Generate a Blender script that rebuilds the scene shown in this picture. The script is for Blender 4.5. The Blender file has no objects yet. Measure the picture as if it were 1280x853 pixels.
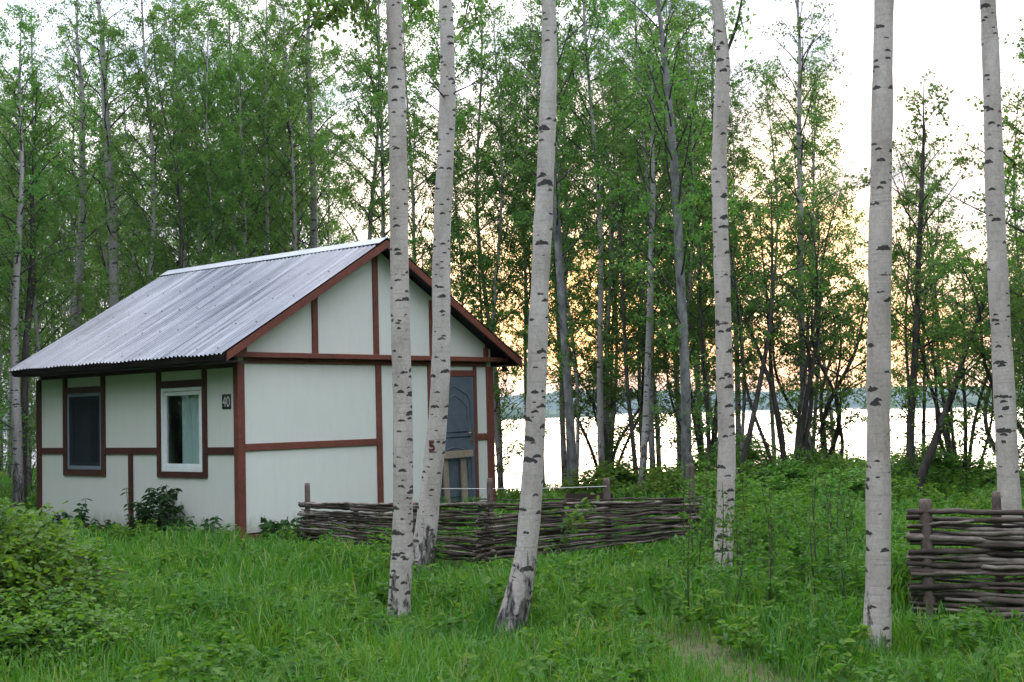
import bpy, bmesh, math, random
import numpy as np
from mathutils import Vector, Matrix

random.seed(7)
RNG = np.random.default_rng(11)
scene = bpy.context.scene
COL = scene.collection
PI = math.pi

# ------------------------------------------------------------------ helpers
def link(o, parent=None):
    COL.objects.link(o)
    if parent is not None:
        o.parent = parent
    return o

def tag(o, label=None, cat=None, group=None, kind=None):
    if label: o['label'] = label
    if cat: o['category'] = cat
    if group: o['group'] = group
    if kind: o['kind'] = kind
    return o

def empty(name, loc=(0, 0, 0), rz=0.0):
    o = bpy.data.objects.new(name, None)
    o.location = loc
    o.rotation_euler = (0, 0, rz)
    o.empty_display_size = 0.2
    COL.objects.link(o)
    return o

def mesh_np(name, verts, faces_list, mat=None, smooth=False):
    """verts (n,3); faces_list: list of int arrays (m,k) (each with its own k)."""
    me = bpy.data.meshes.new(name)
    verts = np.ascontiguousarray(verts, dtype=np.float32)
    me.vertices.add(len(verts))
    me.vertices.foreach_set('co', verts.ravel())
    faces_list = [np.asarray(f, dtype=np.int32) for f in faces_list if len(f)]
    loops = np.concatenate([f.ravel() for f in faces_list])
    totals = np.concatenate([np.full(len(f), f.shape[1], dtype=np.int32) for f in faces_list])
    starts = np.concatenate([[0], np.cumsum(totals)[:-1]]).astype(np.int32)
    me.loops.add(len(loops))
    me.loops.foreach_set('vertex_index', loops)
    me.polygons.add(len(totals))
    me.polygons.foreach_set('loop_start', starts)
    me.polygons.foreach_set('loop_total', totals)
    if smooth:
        me.polygons.foreach_set('use_smooth', np.ones(len(totals), dtype=bool))
    me.update(calc_edges=True)
    if mat: me.materials.append(mat)
    return me

def obj(name, me, parent=None, loc=None, rot=None):
    o = bpy.data.objects.new(name, me)
    if loc is not None: o.location = loc
    if rot is not None: o.rotation_euler = rot
    return link(o, parent)

class MB:
    """collects boxes / tubes into one mesh"""
    def __init__(self):
        self.bm = bmesh.new()
    def box(self, a, b, bevel=0.0):
        a = Vector(a); b = Vector(b)
        lo = Vector((min(a.x, b.x), min(a.y, b.y), min(a.z, b.z)))
        hi = Vector((max(a.x, b.x), max(a.y, b.y), max(a.z, b.z)))
        r = bmesh.ops.create_cube(self.bm, size=1.0)
        vs = r['verts']
        for v in vs:
            v.co = Vector(((lo.x + hi.x) / 2 + v.co.x * (hi.x - lo.x), (lo.y + hi.y) / 2 + v.co.y * (hi.y - lo.y), (lo.z + hi.z) / 2 + v.co.z * (hi.z - lo.z)))
        if bevel > 0:
            es = list({e for v in vs for e in v.link_edges})
            bmesh.ops.bevel(self.bm, geom=es, offset=bevel, segments=1, affect='EDGES')
        return self
    def prism(self, pts, ext):
        """polygon pts (3d list) extruded by vector ext"""
        e = Vector(ext)
        n = len(pts)
        b = [self.bm.verts.new(Vector(p)) for p in pts]
        t = [self.bm.verts.new(Vector(p) + e) for p in pts]
        self.bm.faces.new(b[::-1]); self.bm.faces.new(t)
        for i in range(n):
            self.bm.faces.new((b[i], b[(i + 1) % n], t[(i + 1) % n], t[i]))
        return self
    def tube(self, pts, rad, sides=8, cap=True):
        pts = [Vector(p) for p in pts]
        if not hasattr(rad, '__len__'): rad = [rad] * len(pts)
        rings = []
        for i, p in enumerate(pts):
            t = (pts[min(i + 1, len(pts) - 1)] - pts[max(i - 1, 0)]).normalized()
            ref = Vector((0, 0, 1)) if abs(t.z) < 0.9 else Vector((1, 0, 0))
            a = t.cross(ref).normalized(); b = t.cross(a)
            rings.append([self.bm.verts.new(p + (a * math.cos(2 * PI * k / sides) + b * math.sin(2 * PI * k / sides)) * rad[i]) for k in range(sides)])
        for i in range(len(rings) - 1):
            for k in range(sides):
                f = self.bm.faces.new((rings[i][k], rings[i][(k + 1) % sides], rings[i + 1][(k + 1) % sides], rings[i + 1][k]))
                f.smooth = True
        if cap:
            self.bm.faces.new(rings[0][::-1]); self.bm.faces.new(rings[-1])
        return self
    def build(self, name, mat, parent=None):
        bmesh.ops.recalc_face_normals(self.bm, faces=self.bm.faces)
        me = bpy.data.meshes.new(name)
        self.bm.to_mesh(me); self.bm.free()
        me.materials.append(mat)
        return obj(name, me, parent)

def norm(a):
    return a / np.maximum(np.linalg.norm(a, axis=-1, keepdims=True), 1e-9)

def tubes_np(P, R, sides, vofs=0):
    """P (k,n,3), R (k,n) -> verts, quads for k tubes"""
    k, n, _ = P.shape
    T = np.empty_like(P)
    T[:, 1:-1] = P[:, 2:] - P[:, :-2]
    T[:, 0] = P[:, 1] - P[:, 0]; T[:, -1] = P[:, -1] - P[:, -2]
    T = norm(T)
    mean = norm(P[:, -1] - P[:, 0])
    ref = np.where(np.abs(mean[:, 2:3]) > 0.8, np.array([[1.0, 0, 0]]), np.array([[0, 0, 1.0]]))
    A = norm(np.cross(T, ref[:, None, :])); B = np.cross(T, A)
    ang = np.arange(sides) * 2 * PI / sides
    V = P[:, :, None, :] + R[:, :, None, None] * (A[:, :, None, :] * np.cos(ang)[None, None, :, None] + B[:, :, None, :] * np.sin(ang)[None, None, :, None])
    idx = np.arange(k * n * sides).reshape(k, n, sides) + vofs
    a = idx[:, :-1, :]; b = np.roll(idx, -1, axis=2)[:, :-1, :]
    c = np.roll(idx, -1, axis=2)[:, 1:, :]; d = idx[:, 1:, :]
    Q = np.stack([a, b, c, d], axis=-1).reshape(-1, 4)
    return V.reshape(-1, 3), Q

# ------------------------------------------------------------------ camera
F_PX, W_PX, H_PX = 1675.3, 1280.0, 853.0
CAM_Z = 1.53
PITCH, ROLL = 0.05395, -0.0245
_f = np.array([0, math.cos(PITCH), math.sin(PITCH)]); _u0 = np.array([0, -math.sin(PITCH), math.cos(PITCH)]); _r0 = np.array([1.0, 0, 0])
_r = math.cos(ROLL) * _r0 + math.sin(ROLL) * _u0
_u = -math.sin(ROLL) * _r0 + math.cos(ROLL) * _u0
CAMP = np.array([0, 0, CAM_Z])
def at(px, py, depth):
    """world point seen at photo pixel (px,py) at distance depth along +Y"""
    d = _f + _r * (px - W_PX / 2) / F_PX - _u * (py - H_PX / 2) / F_PX
    return CAMP + d * (depth / d[1])

cam_d = bpy.data.cameras.new('camera')
cam = link(bpy.data.objects.new('camera', cam_d))
cam_d.sensor_width = 36.0
cam_d.lens = 36.0 * F_PX / W_PX
cam_d.clip_start = 0.1
cam_d.clip_end = 12000
M = Matrix.Identity(4)
for i in range(3):
    M[i][0] = _r[i]; M[i][1] = _u[i]; M[i][2] = -_f[i]; M[i][3] = CAMP[i]
cam.matrix_world = M
scene.camera = cam

# ------------------------------------------------------------------ materials
def mat_new(name):
    m = bpy.data.materials.new(name)
    m.use_nodes = True
    nt = m.node_tree
    nt.nodes.clear()
    out = nt.nodes.new('ShaderNodeOutputMaterial')
    return m, nt, out

def nd(nt, typ, **kw):
    n = nt.nodes.new(typ)
    for k, v in kw.items():
        if k.startswith('i_'):
            key = k[2:]
            key = int(key) if key.isdigit() else key.replace('_', ' ')
            n.inputs[key].default_value = v
        else:
            setattr(n, k, v)
    return n

def ramp(nt, stops, interp='LINEAR'):
    n = nt.nodes.new('ShaderNodeValToRGB')
    cr = n.color_ramp
    cr.interpolation = interp
    while len(cr.elements) < len(stops): cr.elements.new(0.5)
    for e, (p, c) in zip(cr.elements, stops):
        e.position = p
        e.color = (c[0], c[1], c[2], 1) if hasattr(c, '__len__') else (c, c, c, 1)
    return n

def mixc(nt, fac, a, b, blend='MIX'):
    n = nt.nodes.new('ShaderNodeMix'); n.data_type = 'RGBA'; n.blend_type = blend
    for s, v in ((0, fac), (6, a), (7, b)):
        if hasattr(v, 'is_output') or isinstance(v, bpy.types.NodeSocket): nt.links.new(v, n.inputs[s])
        elif s == 0: n.inputs[0].default_value = v
        else: n.inputs[s].default_value = (*v, 1) if len(v) == 3 else v
    return n.outputs[2]

def math_n(nt, op, a, b=0.0):
    n = nt.nodes.new('ShaderNodeMath'); n.operation = op
    for s, v in ((0, a), (1, b)):
        if isinstance(v, bpy.types.NodeSocket): nt.links.new(v, n.inputs[s])
        else: n.inputs[s].default_value = v
    return n.outputs[0]

def coords(nt, scale=(1, 1, 1), kind='Object'):
    tc = nt.nodes.new('ShaderNodeTexCoord')
    mp = nt.nodes.new('ShaderNodeMapping')
    mp.inputs['Scale'].default_value = scale
    nt.links.new(tc.outputs[kind], mp.inputs['Vector'])
    return mp.outputs[0]

def noise(nt, vec, scale, detail=4, rough=0.55, dist=0.0):
    n = nt.nodes.new('ShaderNodeTexNoise')
    n.inputs['Scale'].default_value = scale; n.inputs['Detail'].default_value = detail
    n.inputs['Roughness'].default_value = rough; n.inputs['Distortion'].default_value = dist
    if vec is not None: nt.links.new(vec, n.inputs['Vector'])
    return n

def principled(nt, out, color, rough=0.7, metallic=0.0, spec=0.4, bump=None, bump_s=0.3, bump_d=0.01):
    p = nt.nodes.new('ShaderNodeBsdfPrincipled')
    for key, v in (('Base Color', color), ('Roughness', rough), ('Metallic', metallic)):
        if isinstance(v, bpy.types.NodeSocket): nt.links.new(v, p.inputs[key])
        elif key == 'Base Color': p.inputs[key].default_value = (*v, 1)
        else: p.inputs[key].default_value = v
    p.inputs['Specular IOR Level'].default_value = spec
    if bump is not None:
        b = nt.nodes.new('ShaderNodeBump')
        b.inputs['Strength'].default_value = bump_s; b.inputs['Distance'].default_value = bump_d
        nt.links.new(bump, b.inputs['Height']); nt.links.new(b.outputs[0], p.inputs['Normal'])
    nt.links.new(p.outputs[0], out.inputs['Surface'])
    return p

def m_simple(name, c1, c2, scale=(4, 4, 4), ns=3.0, rough=0.7, metallic=0.0, spec=0.35, bump=0.25, bump_d=0.004, detail=5):
    m, nt, out = mat_new(name)
    v = coords(nt, scale)
    n = noise(nt, v, ns, detail, 0.6)
    r = ramp(nt, [(0.3, c1), (0.7, c2)])
    nt.links.new(n.outputs[0], r.inputs[0])
    principled(nt, out, r.outputs[0], rough, metallic, spec, n.outputs[0], bump, bump_d)
    return m

def m_leaf(name, base, vary, trans=0.45, tcol=None, clump=1.6, dry=0.0, gloss=0.10):
    """leaf: diffuse + translucent, hue and tone vary per leaf and per plant"""
    m, nt, out = mat_new(name)
    geo = nt.nodes.new('ShaderNodeNewGeometry')
    oi = nt.nodes.new('ShaderNodeObjectInfo')
    r = ramp(nt, [(0.0, vary[0]), (0.5, base), (1.0, vary[1])])
    cl_ = noise(nt, coords(nt), clump, 3, 0.6)
    rc_ = ramp(nt, [(0.32, 0.0), (0.68, 1.0)]); nt.links.new(cl_.outputs[0], rc_.inputs[0])
    nt.links.new(math_n(nt, 'ADD', math_n(nt, 'MULTIPLY', geo.outputs['Random Per Island'], 0.55), math_n(nt, 'MULTIPLY', rc_.outputs[0], 0.45)), r.inputs[0])
    lc_ = r.outputs[0]
    if dry > 0: lc_ = mixc(nt, math_n(nt, 'GREATER_THAN', geo.outputs['Random Per Island'], 1 - dry), lc_, (0.24, 0.20, 0.09))
    rv = math_n(nt, 'ADD', math_n(nt, 'MULTIPLY', oi.outputs['Random'], 0.5), 0.75)
    hs = nt.nodes.new('ShaderNodeHueSaturation')
    nt.links.new(lc_, hs.inputs['Color'])
    nt.links.new(rv, hs.inputs['Value'])
    hh = math_n(nt, 'ADD', math_n(nt, 'MULTIPLY', oi.outputs['Random'], 0.03), 0.485)
    nt.links.new(hh, hs.inputs['Hue'])
    p = nt.nodes.new('ShaderNodeBsdfPrincipled')
    nt.links.new(hs.outputs[0], p.inputs['Base Color'])
    p.inputs['Roughness'].default_value = 0.5 if gloss < .2 else 0.36
    p.inputs['Specular IOR Level'].default_value = gloss
    t = nt.nodes.new('ShaderNodeBsdfTranslucent')
    tc = mixc(nt, 1.0, hs.outputs[0], tcol or (1.25, 1.3, 0.7), 'MULTIPLY')
    nt.links.new(tc, t.inputs['Color'])
    mx = nt.nodes.new('ShaderNodeMixShader'); mx.inputs[0].default_value = trans
    nt.links.new(p.outputs[0], mx.inputs[1]); nt.links.new(t.outputs[0], mx.inputs[2])
    nt.links.new(mx.outputs[0], out.inputs['Surface'])
    return m

def m_birch(name, white=(0.62, 0.585, 0.54), base_dark=0.5, mark=0.5):
    m, nt, out = mat_new(name)
    tc = nt.nodes.new('ShaderNodeTexCoord')
    oi = nt.nodes.new('ShaderNodeObjectInfo')
    off = nt.nodes.new('ShaderNodeVectorMath'); off.operation = 'ADD'
    sc_ = nt.nodes.new('ShaderNodeVectorMath'); sc_.operation = 'SCALE'
    cx_ = nt.nodes.new('ShaderNodeCombineXYZ')
    nt.links.new(oi.outputs['Random'], cx_.inputs[2])
    nt.links.new(cx_.outputs[0], sc_.inputs[0]); sc_.inputs['Scale'].default_value = 37.0
    nt.links.new(tc.outputs['Object'], off.inputs[0]); nt.links.new(sc_.outputs[0], off.inputs[1])
    def mp(s):
        x = nt.nodes.new('ShaderNodeMapping'); x.inputs['Scale'].default_value = s
        nt.links.new(off.outputs[0], x.inputs['Vector']); return x.outputs[0]
    # dirt and pinkish tint
    n1 = noise(nt, mp((6, 6, 2.5)), 1.0, 5, 0.6)
    n0 = noise(nt, mp((55, 55, 40)), 1.0, 5, 0.7)
    n1m = math_n(nt, 'ADD', math_n(nt, 'MULTIPLY', n1.outputs[0], .55), math_n(nt, 'MULTIPLY', n0.outputs[0], .45))
    r1m = ramp(nt, [(.30, 0.0), (.70, 1.0)]); nt.links.new(n1m, r1m.inputs[0])
    c = mixc(nt, r1m.outputs[0], (white[0] * 0.50, white[1] * 0.46, white[2] * 0.42), (white[0] * 1.12, white[1] * 1.1, white[2] * 1.1))
    # fine horizontal bands
    n2 = noise(nt, mp((5, 5, 75)), 1.0, 3, 0.7)
    r2 = ramp(nt, [(0.30, 0.55), (0.46, 1.0)]); nt.links.new(n2.outputs[0], r2.inputs[0])
    c = mixc(nt, 0.55, c, r2.outputs[0], 'MULTIPLY')
    # eyebrow shaped scars: a flattened patch in each random cell, drooping at both ends
    wn = noise(nt, mp((30, 30, 60)), 1.0, 3, 0.65)
    def scars(cell, chance, wid, hgt_, seed):
        pv_ = nt.nodes.new('ShaderNodeVectorMath'); pv_.operation = 'ADD'
        nt.links.new(mp(cell), pv_.inputs[0]); pv_.inputs[1].default_value = (seed, seed * .7, seed * 1.3)
        vo = nt.nodes.new('ShaderNodeTexVoronoi'); vo.feature = 'F1'; vo.inputs['Scale'].default_value = 1.0
        nt.links.new(pv_.outputs[0], vo.inputs['Vector'])
        df_ = nt.nodes.new('ShaderNodeVectorMath'); df_.operation = 'SUBTRACT'
        nt.links.new(pv_.outputs[0], df_.inputs[0]); nt.links.new(vo.outputs['Position'], df_.inputs[1])
        sp_ = nt.nodes.new('ShaderNodeSeparateXYZ'); nt.links.new(df_.outputs[0], sp_.inputs[0])
        sep = nt.nodes.new('ShaderNodeSeparateColor'); nt.links.new(vo.outputs['Color'], sep.inputs[0])
        h2 = math_n(nt, 'ADD', math_n(nt, 'MULTIPLY', sp_.outputs[0], sp_.outputs[0]), math_n(nt, 'MULTIPLY', sp_.outputs[1], sp_.outputs[1]))
        vv_ = math_n(nt, 'ADD', sp_.outputs[2], math_n(nt, 'MULTIPLY', h2, 0.9))
        vv_ = math_n(nt, 'ADD', vv_, math_n(nt, 'MULTIPLY', math_n(nt, 'SUBTRACT', wn.outputs[0], 0.5), 0.42))
        e1 = math_n(nt, 'DIVIDE', h2, wid * wid)
        e2 = math_n(nt, 'DIVIDE', math_n(nt, 'MULTIPLY', vv_, vv_), hgt_ * hgt_)
        size = math_n(nt, 'MULTIPLY', math_n(nt, 'SUBTRACT', sep.outputs[0], 1.0 - chance), 1.25 / chance)
        return math_n(nt, 'LESS_THAN', math_n(nt, 'ADD', math_n(nt, 'ADD', e1, e2), math_n(nt, 'MULTIPLY', wn.outputs[0], .35)), size)
    sc1 = math_n(nt, 'MAXIMUM', scars((6.0, 6.0, 9.0), mark, .46, .19, 0.0), scars((12, 12, 15), mark * .8, .42, .19, 5.3))
    # thin long lenticels
    vo2 = nt.nodes.new('ShaderNodeTexVoronoi'); vo2.inputs['Scale'].default_value = 1.0
    nt.links.new(mp((9, 9, 34)), vo2.inputs['Vector'])
    sep2 = nt.nodes.new('ShaderNodeSeparateColor'); nt.links.new(vo2.outputs['Color'], sep2.inputs[0])
    lim2 = math_n(nt, 'MULTIPLY', math_n(nt, 'SUBTRACT', sep2.outputs[1], 0.72), 0.9)
    sc2 = math_n(nt, 'LESS_THAN', vo2.outputs['Distance'], lim2)
    c = mixc(nt, math_n(nt, 'MULTIPLY', sc2, 0.55), c, (0.12, 0.10, 0.09))
    c = mixc(nt, math_n(nt, 'MULTIPLY', sc1, 0.94), c, (0.028, 0.025, 0.024))
    # rough dark plates at the foot
    sx = nt.nodes.new('ShaderNodeSeparateXYZ'); nt.links.new(tc.outputs['Object'], sx.inputs[0])
    n3 = noise(nt, mp((14, 14, 5)), 1.0, 6, 0.65)
    hgt = math_n(nt, 'SUBTRACT', base_dark, sx.outputs[2])
    fb = math_n(nt, 'ADD', math_n(nt, 'MULTIPLY', hgt, 0.8), math_n(nt, 'MULTIPLY', math_n(nt, 'SUBTRACT', n3.outputs[0], 0.5), 2.1))
    rb = ramp(nt, [(0.02, 0.0), (0.20, 1.0)]); nt.links.new(fb, rb.inputs[0])
    n4 = noise(nt, mp((40, 40, 9)), 1.0, 4, 0.6)
    rd = ramp(nt, [(0.42, (0.03, 0.027, 0.025)), (0.66, (0.22, 0.2, 0.19))]); nt.links.new(n4.outputs[0], rd.inputs[0])
    c = mixc(nt, rb.outputs[0], c, rd.outputs[0])
    hgt2 = math_n(nt, 'SUBTRACT', math_n(nt, 'ADD', n2.outputs[0], math_n(nt, 'MULTIPLY', n4.outputs[0], 0.6)), math_n(nt, 'MULTIPLY', sc1, 0.8))
    principled(nt, out, c, 0.75, 0, 0.25, hgt2, 0.5, 0.006)
    return m

MAT = {}
MAT['birch'] = m_birch('birch_bark', (0.54, 0.49, 0.46), 0.16, 0.7)
MAT['birch_b'] = m_birch('birch_bark_scarred', (0.54, 0.49, 0.46), 0.25, 0.85)
MAT['birch_c'] = m_birch('birch_bark_clean', (0.51, 0.46, 0.43), 0.12, 0.66)
MAT['birch_foot'] = m_birch('birch_bark_dark_foot', (0.54, 0.495, 0.47), 0.46, 0.7)
MAT['birch_far'] = m_birch('birch_bark_shaded', (0.34, 0.33, 0.325), 1.0, 0.6)  # shade of the wood put into the colour: greyer copy of the birch bark
MAT['bark'] = m_simple('dark_bark', (0.022, 0.019, 0.017), (0.085, 0.075, 0.066), (14, 14, 4), 1.0, 0.9, 0, 0.15, 0.8, 0.01)
MAT['bark_grey'] = m_simple('grey_bark', (0.06, 0.06, 0.058), (0.24, 0.24, 0.235), (10, 10, 5), 1.0, 0.9, 0, 0.15, 0.7, 0.01)
MAT['leaf_birch'] = m_leaf('birch_leaf', (0.110, 0.215, 0.052), ((0.066, 0.165, 0.05), (0.175, 0.265, 0.055)), 0.54)
MAT['leaf_alder'] = m_leaf('alder_leaf', (0.105, 0.205, 0.048), ((0.066, 0.155, 0.045), (0.16, 0.25, 0.05)), 0.52)
MAT['leaf_bush'] = m_leaf('bush_leaf', (0.115, 0.235, 0.036), ((0.065, 0.165, 0.032), (0.20, 0.31, 0.046)), 0.5, gloss=0.2)
MAT['leaf_nettle'] = m_leaf('nettle_leaf', (0.042, 0.095, 0.034), ((0.026, 0.06, 0.025), (0.062, 0.13, 0.042)), 0.35)
MAT['leaf_weed'] = m_leaf('weed_leaf', (0.076, 0.195, 0.026), ((0.040, 0.135, 0.026), (0.175, 0.275, 0.034)), 0.48, gloss=0.18)
MAT['grass'] = m_leaf('grass_blade', (0.068, 0.185, 0.020), ((0.036, 0.125, 0.020), (0.17, 0.265, 0.028)), 0.42, clump=0.9, dry=0.03, gloss=0.22)
MAT['stem'] = m_simple('green_stem', (0.05, 0.075, 0.03), (0.09, 0.12, 0.05), (20, 20, 6), 1.0, 0.7)
MAT['twig'] = m_simple('brown_twig', (0.03, 0.024, 0.02), (0.09, 0.07, 0.05), (20, 20, 6), 1.0, 0.8)

# ------------------------------------------------------------------ world and sun
SUN_EL, SUN_AZ = math.radians(4.6), math.radians(7.0)     # azimuth measured from +Y towards +X
world = bpy.data.worlds.new('World')
scene.world = world
world.use_nodes = True
wn = world.node_tree
wn.nodes.clear()
wo = wn.nodes.new('ShaderNodeOutputWorld')
bg = wn.nodes.new('ShaderNodeBackground')
sky = wn.nodes.new('ShaderNodeTexSky')
sky.sky_type = 'NISHITA'
sky.sun_disc = False
sky.sun_elevation = SUN_EL
sky.sun_rotation = SUN_AZ
sky.air_density = 1.2
sky.dust_density = 2.0
sky.ozone_density = 1.0
tcw = wn.nodes.new('ShaderNodeTexCoord')
mpw = wn.nodes.new('ShaderNodeMapping'); mpw.inputs['Scale'].default_value = (1.0, 1.0, 2.6)
wn.links.new(tcw.outputs['Generated'], mpw.inputs['Vector'])
cn = noise(wn, mpw.outputs[0], 2.6, 6, 0.55, 0.4)
cr = ramp(wn, [(0.36, 0.74), (0.58, 0.94)])
wn.links.new(cn.outputs[0], cr.inputs[0])
cn2 = noise(wn, mpw.outputs[0], 6.0, 5, 0.5, 0.2)
cc = ramp(wn, [(0.36, (3.0, 4.2, 6.6)), (0.54, (11.5, 12.0, 13.4)), (0.7, (14.0, 13.6, 14.2))])
wn.links.new(cn2.outputs[0], cc.inputs[0])
# overcast cloud layer: three times brighter overhead than at the horizon (standard overcast sky)
sxw = wn.nodes.new('ShaderNodeSeparateXYZ'); wn.links.new(tcw.outputs['Generated'], sxw.inputs[0])
zc = math_n(wn, 'MAXIMUM', sxw.outputs[2], 0.0)
oc = math_n(wn, 'ADD', 0.17, math_n(wn, 'MULTIPLY', zc, 0.83))
vm = wn.nodes.new('ShaderNodeVectorMath'); vm.operation = 'SCALE'
wn.links.new(cc.outputs[0], vm.inputs[0]); wn.links.new(oc, vm.inputs['Scale'])
wmix = mixc(wn, cr.outputs[0], sky.outputs[0], vm.outputs[0])
wn.links.new(wmix, bg.inputs['Color'])
bg.inputs['Strength'].default_value = 0.1
wn.links.new(bg.outputs[0], wo.inputs['Surface'])

sun_d = bpy.data.lights.new('sun', 'SUN')
sun_d.energy = 0.8
sun_d.angle = math.radians(40)
sun_d.color = (1.0, 0.86, 0.7)
sun = link(bpy.data.objects.new('sun', sun_d))
sdir = Vector((math.sin(SUN_AZ) * math.cos(SUN_EL), math.cos(SUN_AZ) * math.cos(SUN_EL), math.sin(SUN_EL)))
sun.rotation_euler = sdir.to_track_quat('Z', 'Y').to_euler()
sun.location = (0, 60, 40)

vs = scene.view_settings
vs.view_transform = 'Standard'
vs.look = 'None'
vs.gamma = 1.0
vs.use_curve_mapping = False
vs.exposure = 2.2

# ------------------------------------------------------------------ terrain
def fbm(x, y, s, seed=0, oct=4):
    """cheap smooth pseudo noise in about [-1,1]"""
    r = np.random.default_rng(seed)
    v = np.zeros_like(x, dtype=float); amp = 1.0; tot = 0
    for o in range(oct):
        for _ in range(3):
            a = r.uniform(0, 2 * PI); ph = r.uniform(0, 2 * PI)
            fr = s * 2 ** o * r.uniform(0.7, 1.3)
            v += amp * np.sin((x * math.cos(a) + y * math.sin(a)) * fr + ph) / 3 ** 0.5
        tot += amp; amp *= 0.55
    return v / tot

def bank_y(x):
    x = np.asarray(x, float)
    left = np.clip(-2.5 - x, 0, None)
    y = 27.5 + 34.0 * (1 - np.exp(-left / 15.0)) * 1.25
    y = y - 2.0 * np.clip((x - 4) / 8, 0, 1)
    return y + 0.6 * np.sin(x * 0.7)

def sstep(t):
    t = np.clip(t, 0, 1); return t * t * (3 - 2 * t)

def gz(x, y):
    x = np.asarray(x, float); y = np.asarray(y, float)
    z = 0.045 * fbm(x, y, 0.5, 3) + 0.02 * fbm(x, y, 2.2, 5)
    _dx, _dy = x + 3.7134, y - 18.0973
    _u = _dx * math.cos(0.8476) + _dy * math.sin(0.8476); _v = -_dx * math.sin(0.8476) + _dy * math.cos(0.8476)
    _d = np.hypot(np.maximum(np.maximum(-_u, _u - 5.066), 0), np.maximum(np.maximum(-_v, _v - 5.228), 0))
    z = z - 0.15 * np.exp(-(_d / 0.75) ** 2)
    z = z - 0.22 * sstep((y - bank_y(x) + 8.5) / 8.0)
    t = (y - bank_y(x)) / 8.0
    z = z - 3.6 * sstep(t)
    z = z - 0.05 - 2.0 * sstep((np.hypot(x, y) - 200) / 400) * (y > 0)
    z = z + 0.42 * np.exp(-(((x - 5.0) / 3.0) ** 2 + ((y - 23.5) / 3.0) ** 2))
    return z

def sinh_axis(lo, hi, c, n, k):
    t = np.linspace(math.asinh((lo - c) / k), math.asinh((hi - c) / k), n)
    return c + k * np.sinh(t)

ax = sinh_axis(-600, 600, 0, 240, 9.0)
ay = sinh_axis(-150, 420, 14, 260, 9.0)
GX, GY = np.meshgrid(ax, ay)
GZ = gz(GX, GY)
nx_, ny_ = len(ax), len(ay)
idx = np.arange(nx_ * ny_).reshape(ny_, nx_)
quads = np.stack([idx[:-1, :-1], idx[:-1, 1:], idx[1:, 1:], idx[1:, :-1]], -1).reshape(-1, 4)
mg, nt, out = mat_new('meadow_soil')
v = coords(nt)
n1 = noise(nt, v, 0.9, 6, 0.6); n2 = noise(nt, v, 14.0, 5, 0.6)
r1 = ramp(nt, [(0.3, (0.022, 0.045, 0.012)), (0.55, (0.035, 0.07, 0.016)), (0.8, (0.06, 0.062, 0.028))])
nt.links.new(n1.outputs[0], r1.inputs[0])
wa = nt.nodes.new('ShaderNodeAttribute'); wa.attribute_name = 'worn'
c = mixc(nt, math_n(nt, 'MULTIPLY', wa.outputs['Fac'], 0.7), r1.outputs[0], (0.13, 0.105, 0.062))
c = mixc(nt, 0.5, c, n2.outputs[0], 'OVERLAY')
principled(nt, out, c, 0.95, 0, 0.1, n2.outputs[0], 0.8, 0.03)
me_g = (mesh_np('ground', np.stack([GX, GY, GZ], -1).reshape(-1, 3), [quads], mg, True))
PATH = np.array([(2.1, 4.0), (1.5, 6.6), (1.14, 8.3), (.93, 9.7), (.80, 11.4), (.95, 12.9), (1.8, 14.2)])
def path_d(x, y):
    d = np.full(x.shape, 1e9)
    for a, b in zip(PATH[:-1], PATH[1:]):
        ab = b - a; t = np.clip(((x - a[0]) * ab[0] + (y - a[1]) * ab[1]) / (ab @ ab), 0, 1)
        d = np.minimum(d, np.hypot(x - a[0] - t * ab[0], y - a[1] - t * ab[1]))
    return d
at_ = me_g.attributes.new('worn', 'FLOAT', 'POINT')
at_.data.foreach_set('value', np.exp(-(path_d(GX.ravel(), GY.ravel()) / .5) ** 2).astype(np.float32))
ground = obj('ground', me_g)
tag(ground, 'grassy lakeside ground dropping to the water beyond the trees', 'ground', kind='structure')

# lake
WATER_Z = -2.75
mw, nt, out = mat_new('lake_water')
v = coords(nt, (0.35, 1.4, 1))
n1 = noise(nt, v, 1.0, 4, 0.6); n2 = noise(nt, coords(nt, (0.02, 0.05, 1)), 1.0, 3, 0.5)
hb = math_n(nt, 'ADD', n1.outputs[0], math_n(nt, 'MULTIPLY', n2.outputs[0], 1.5))
p = principled(nt, out, (0.02, 0.035, 0.045), 0.12, 0, 0.5, hb, 0.22, 0.07)
p.inputs['IOR'].default_value = 1.33
lk = MB()
vs_ = [lk.bm.verts.new(c) for c in ((-2800, 20, WATER_Z), (2800, 20, WATER_Z), (2800, 2560, WATER_Z), (-2800, 2560, WATER_Z))]
lk.bm.faces.new(vs_)
lake = lk.build('lake_water', mw)
tag(lake, 'calm pale lake behind the trees mirroring the bright evening sky', 'lake', kind='structure')

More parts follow.
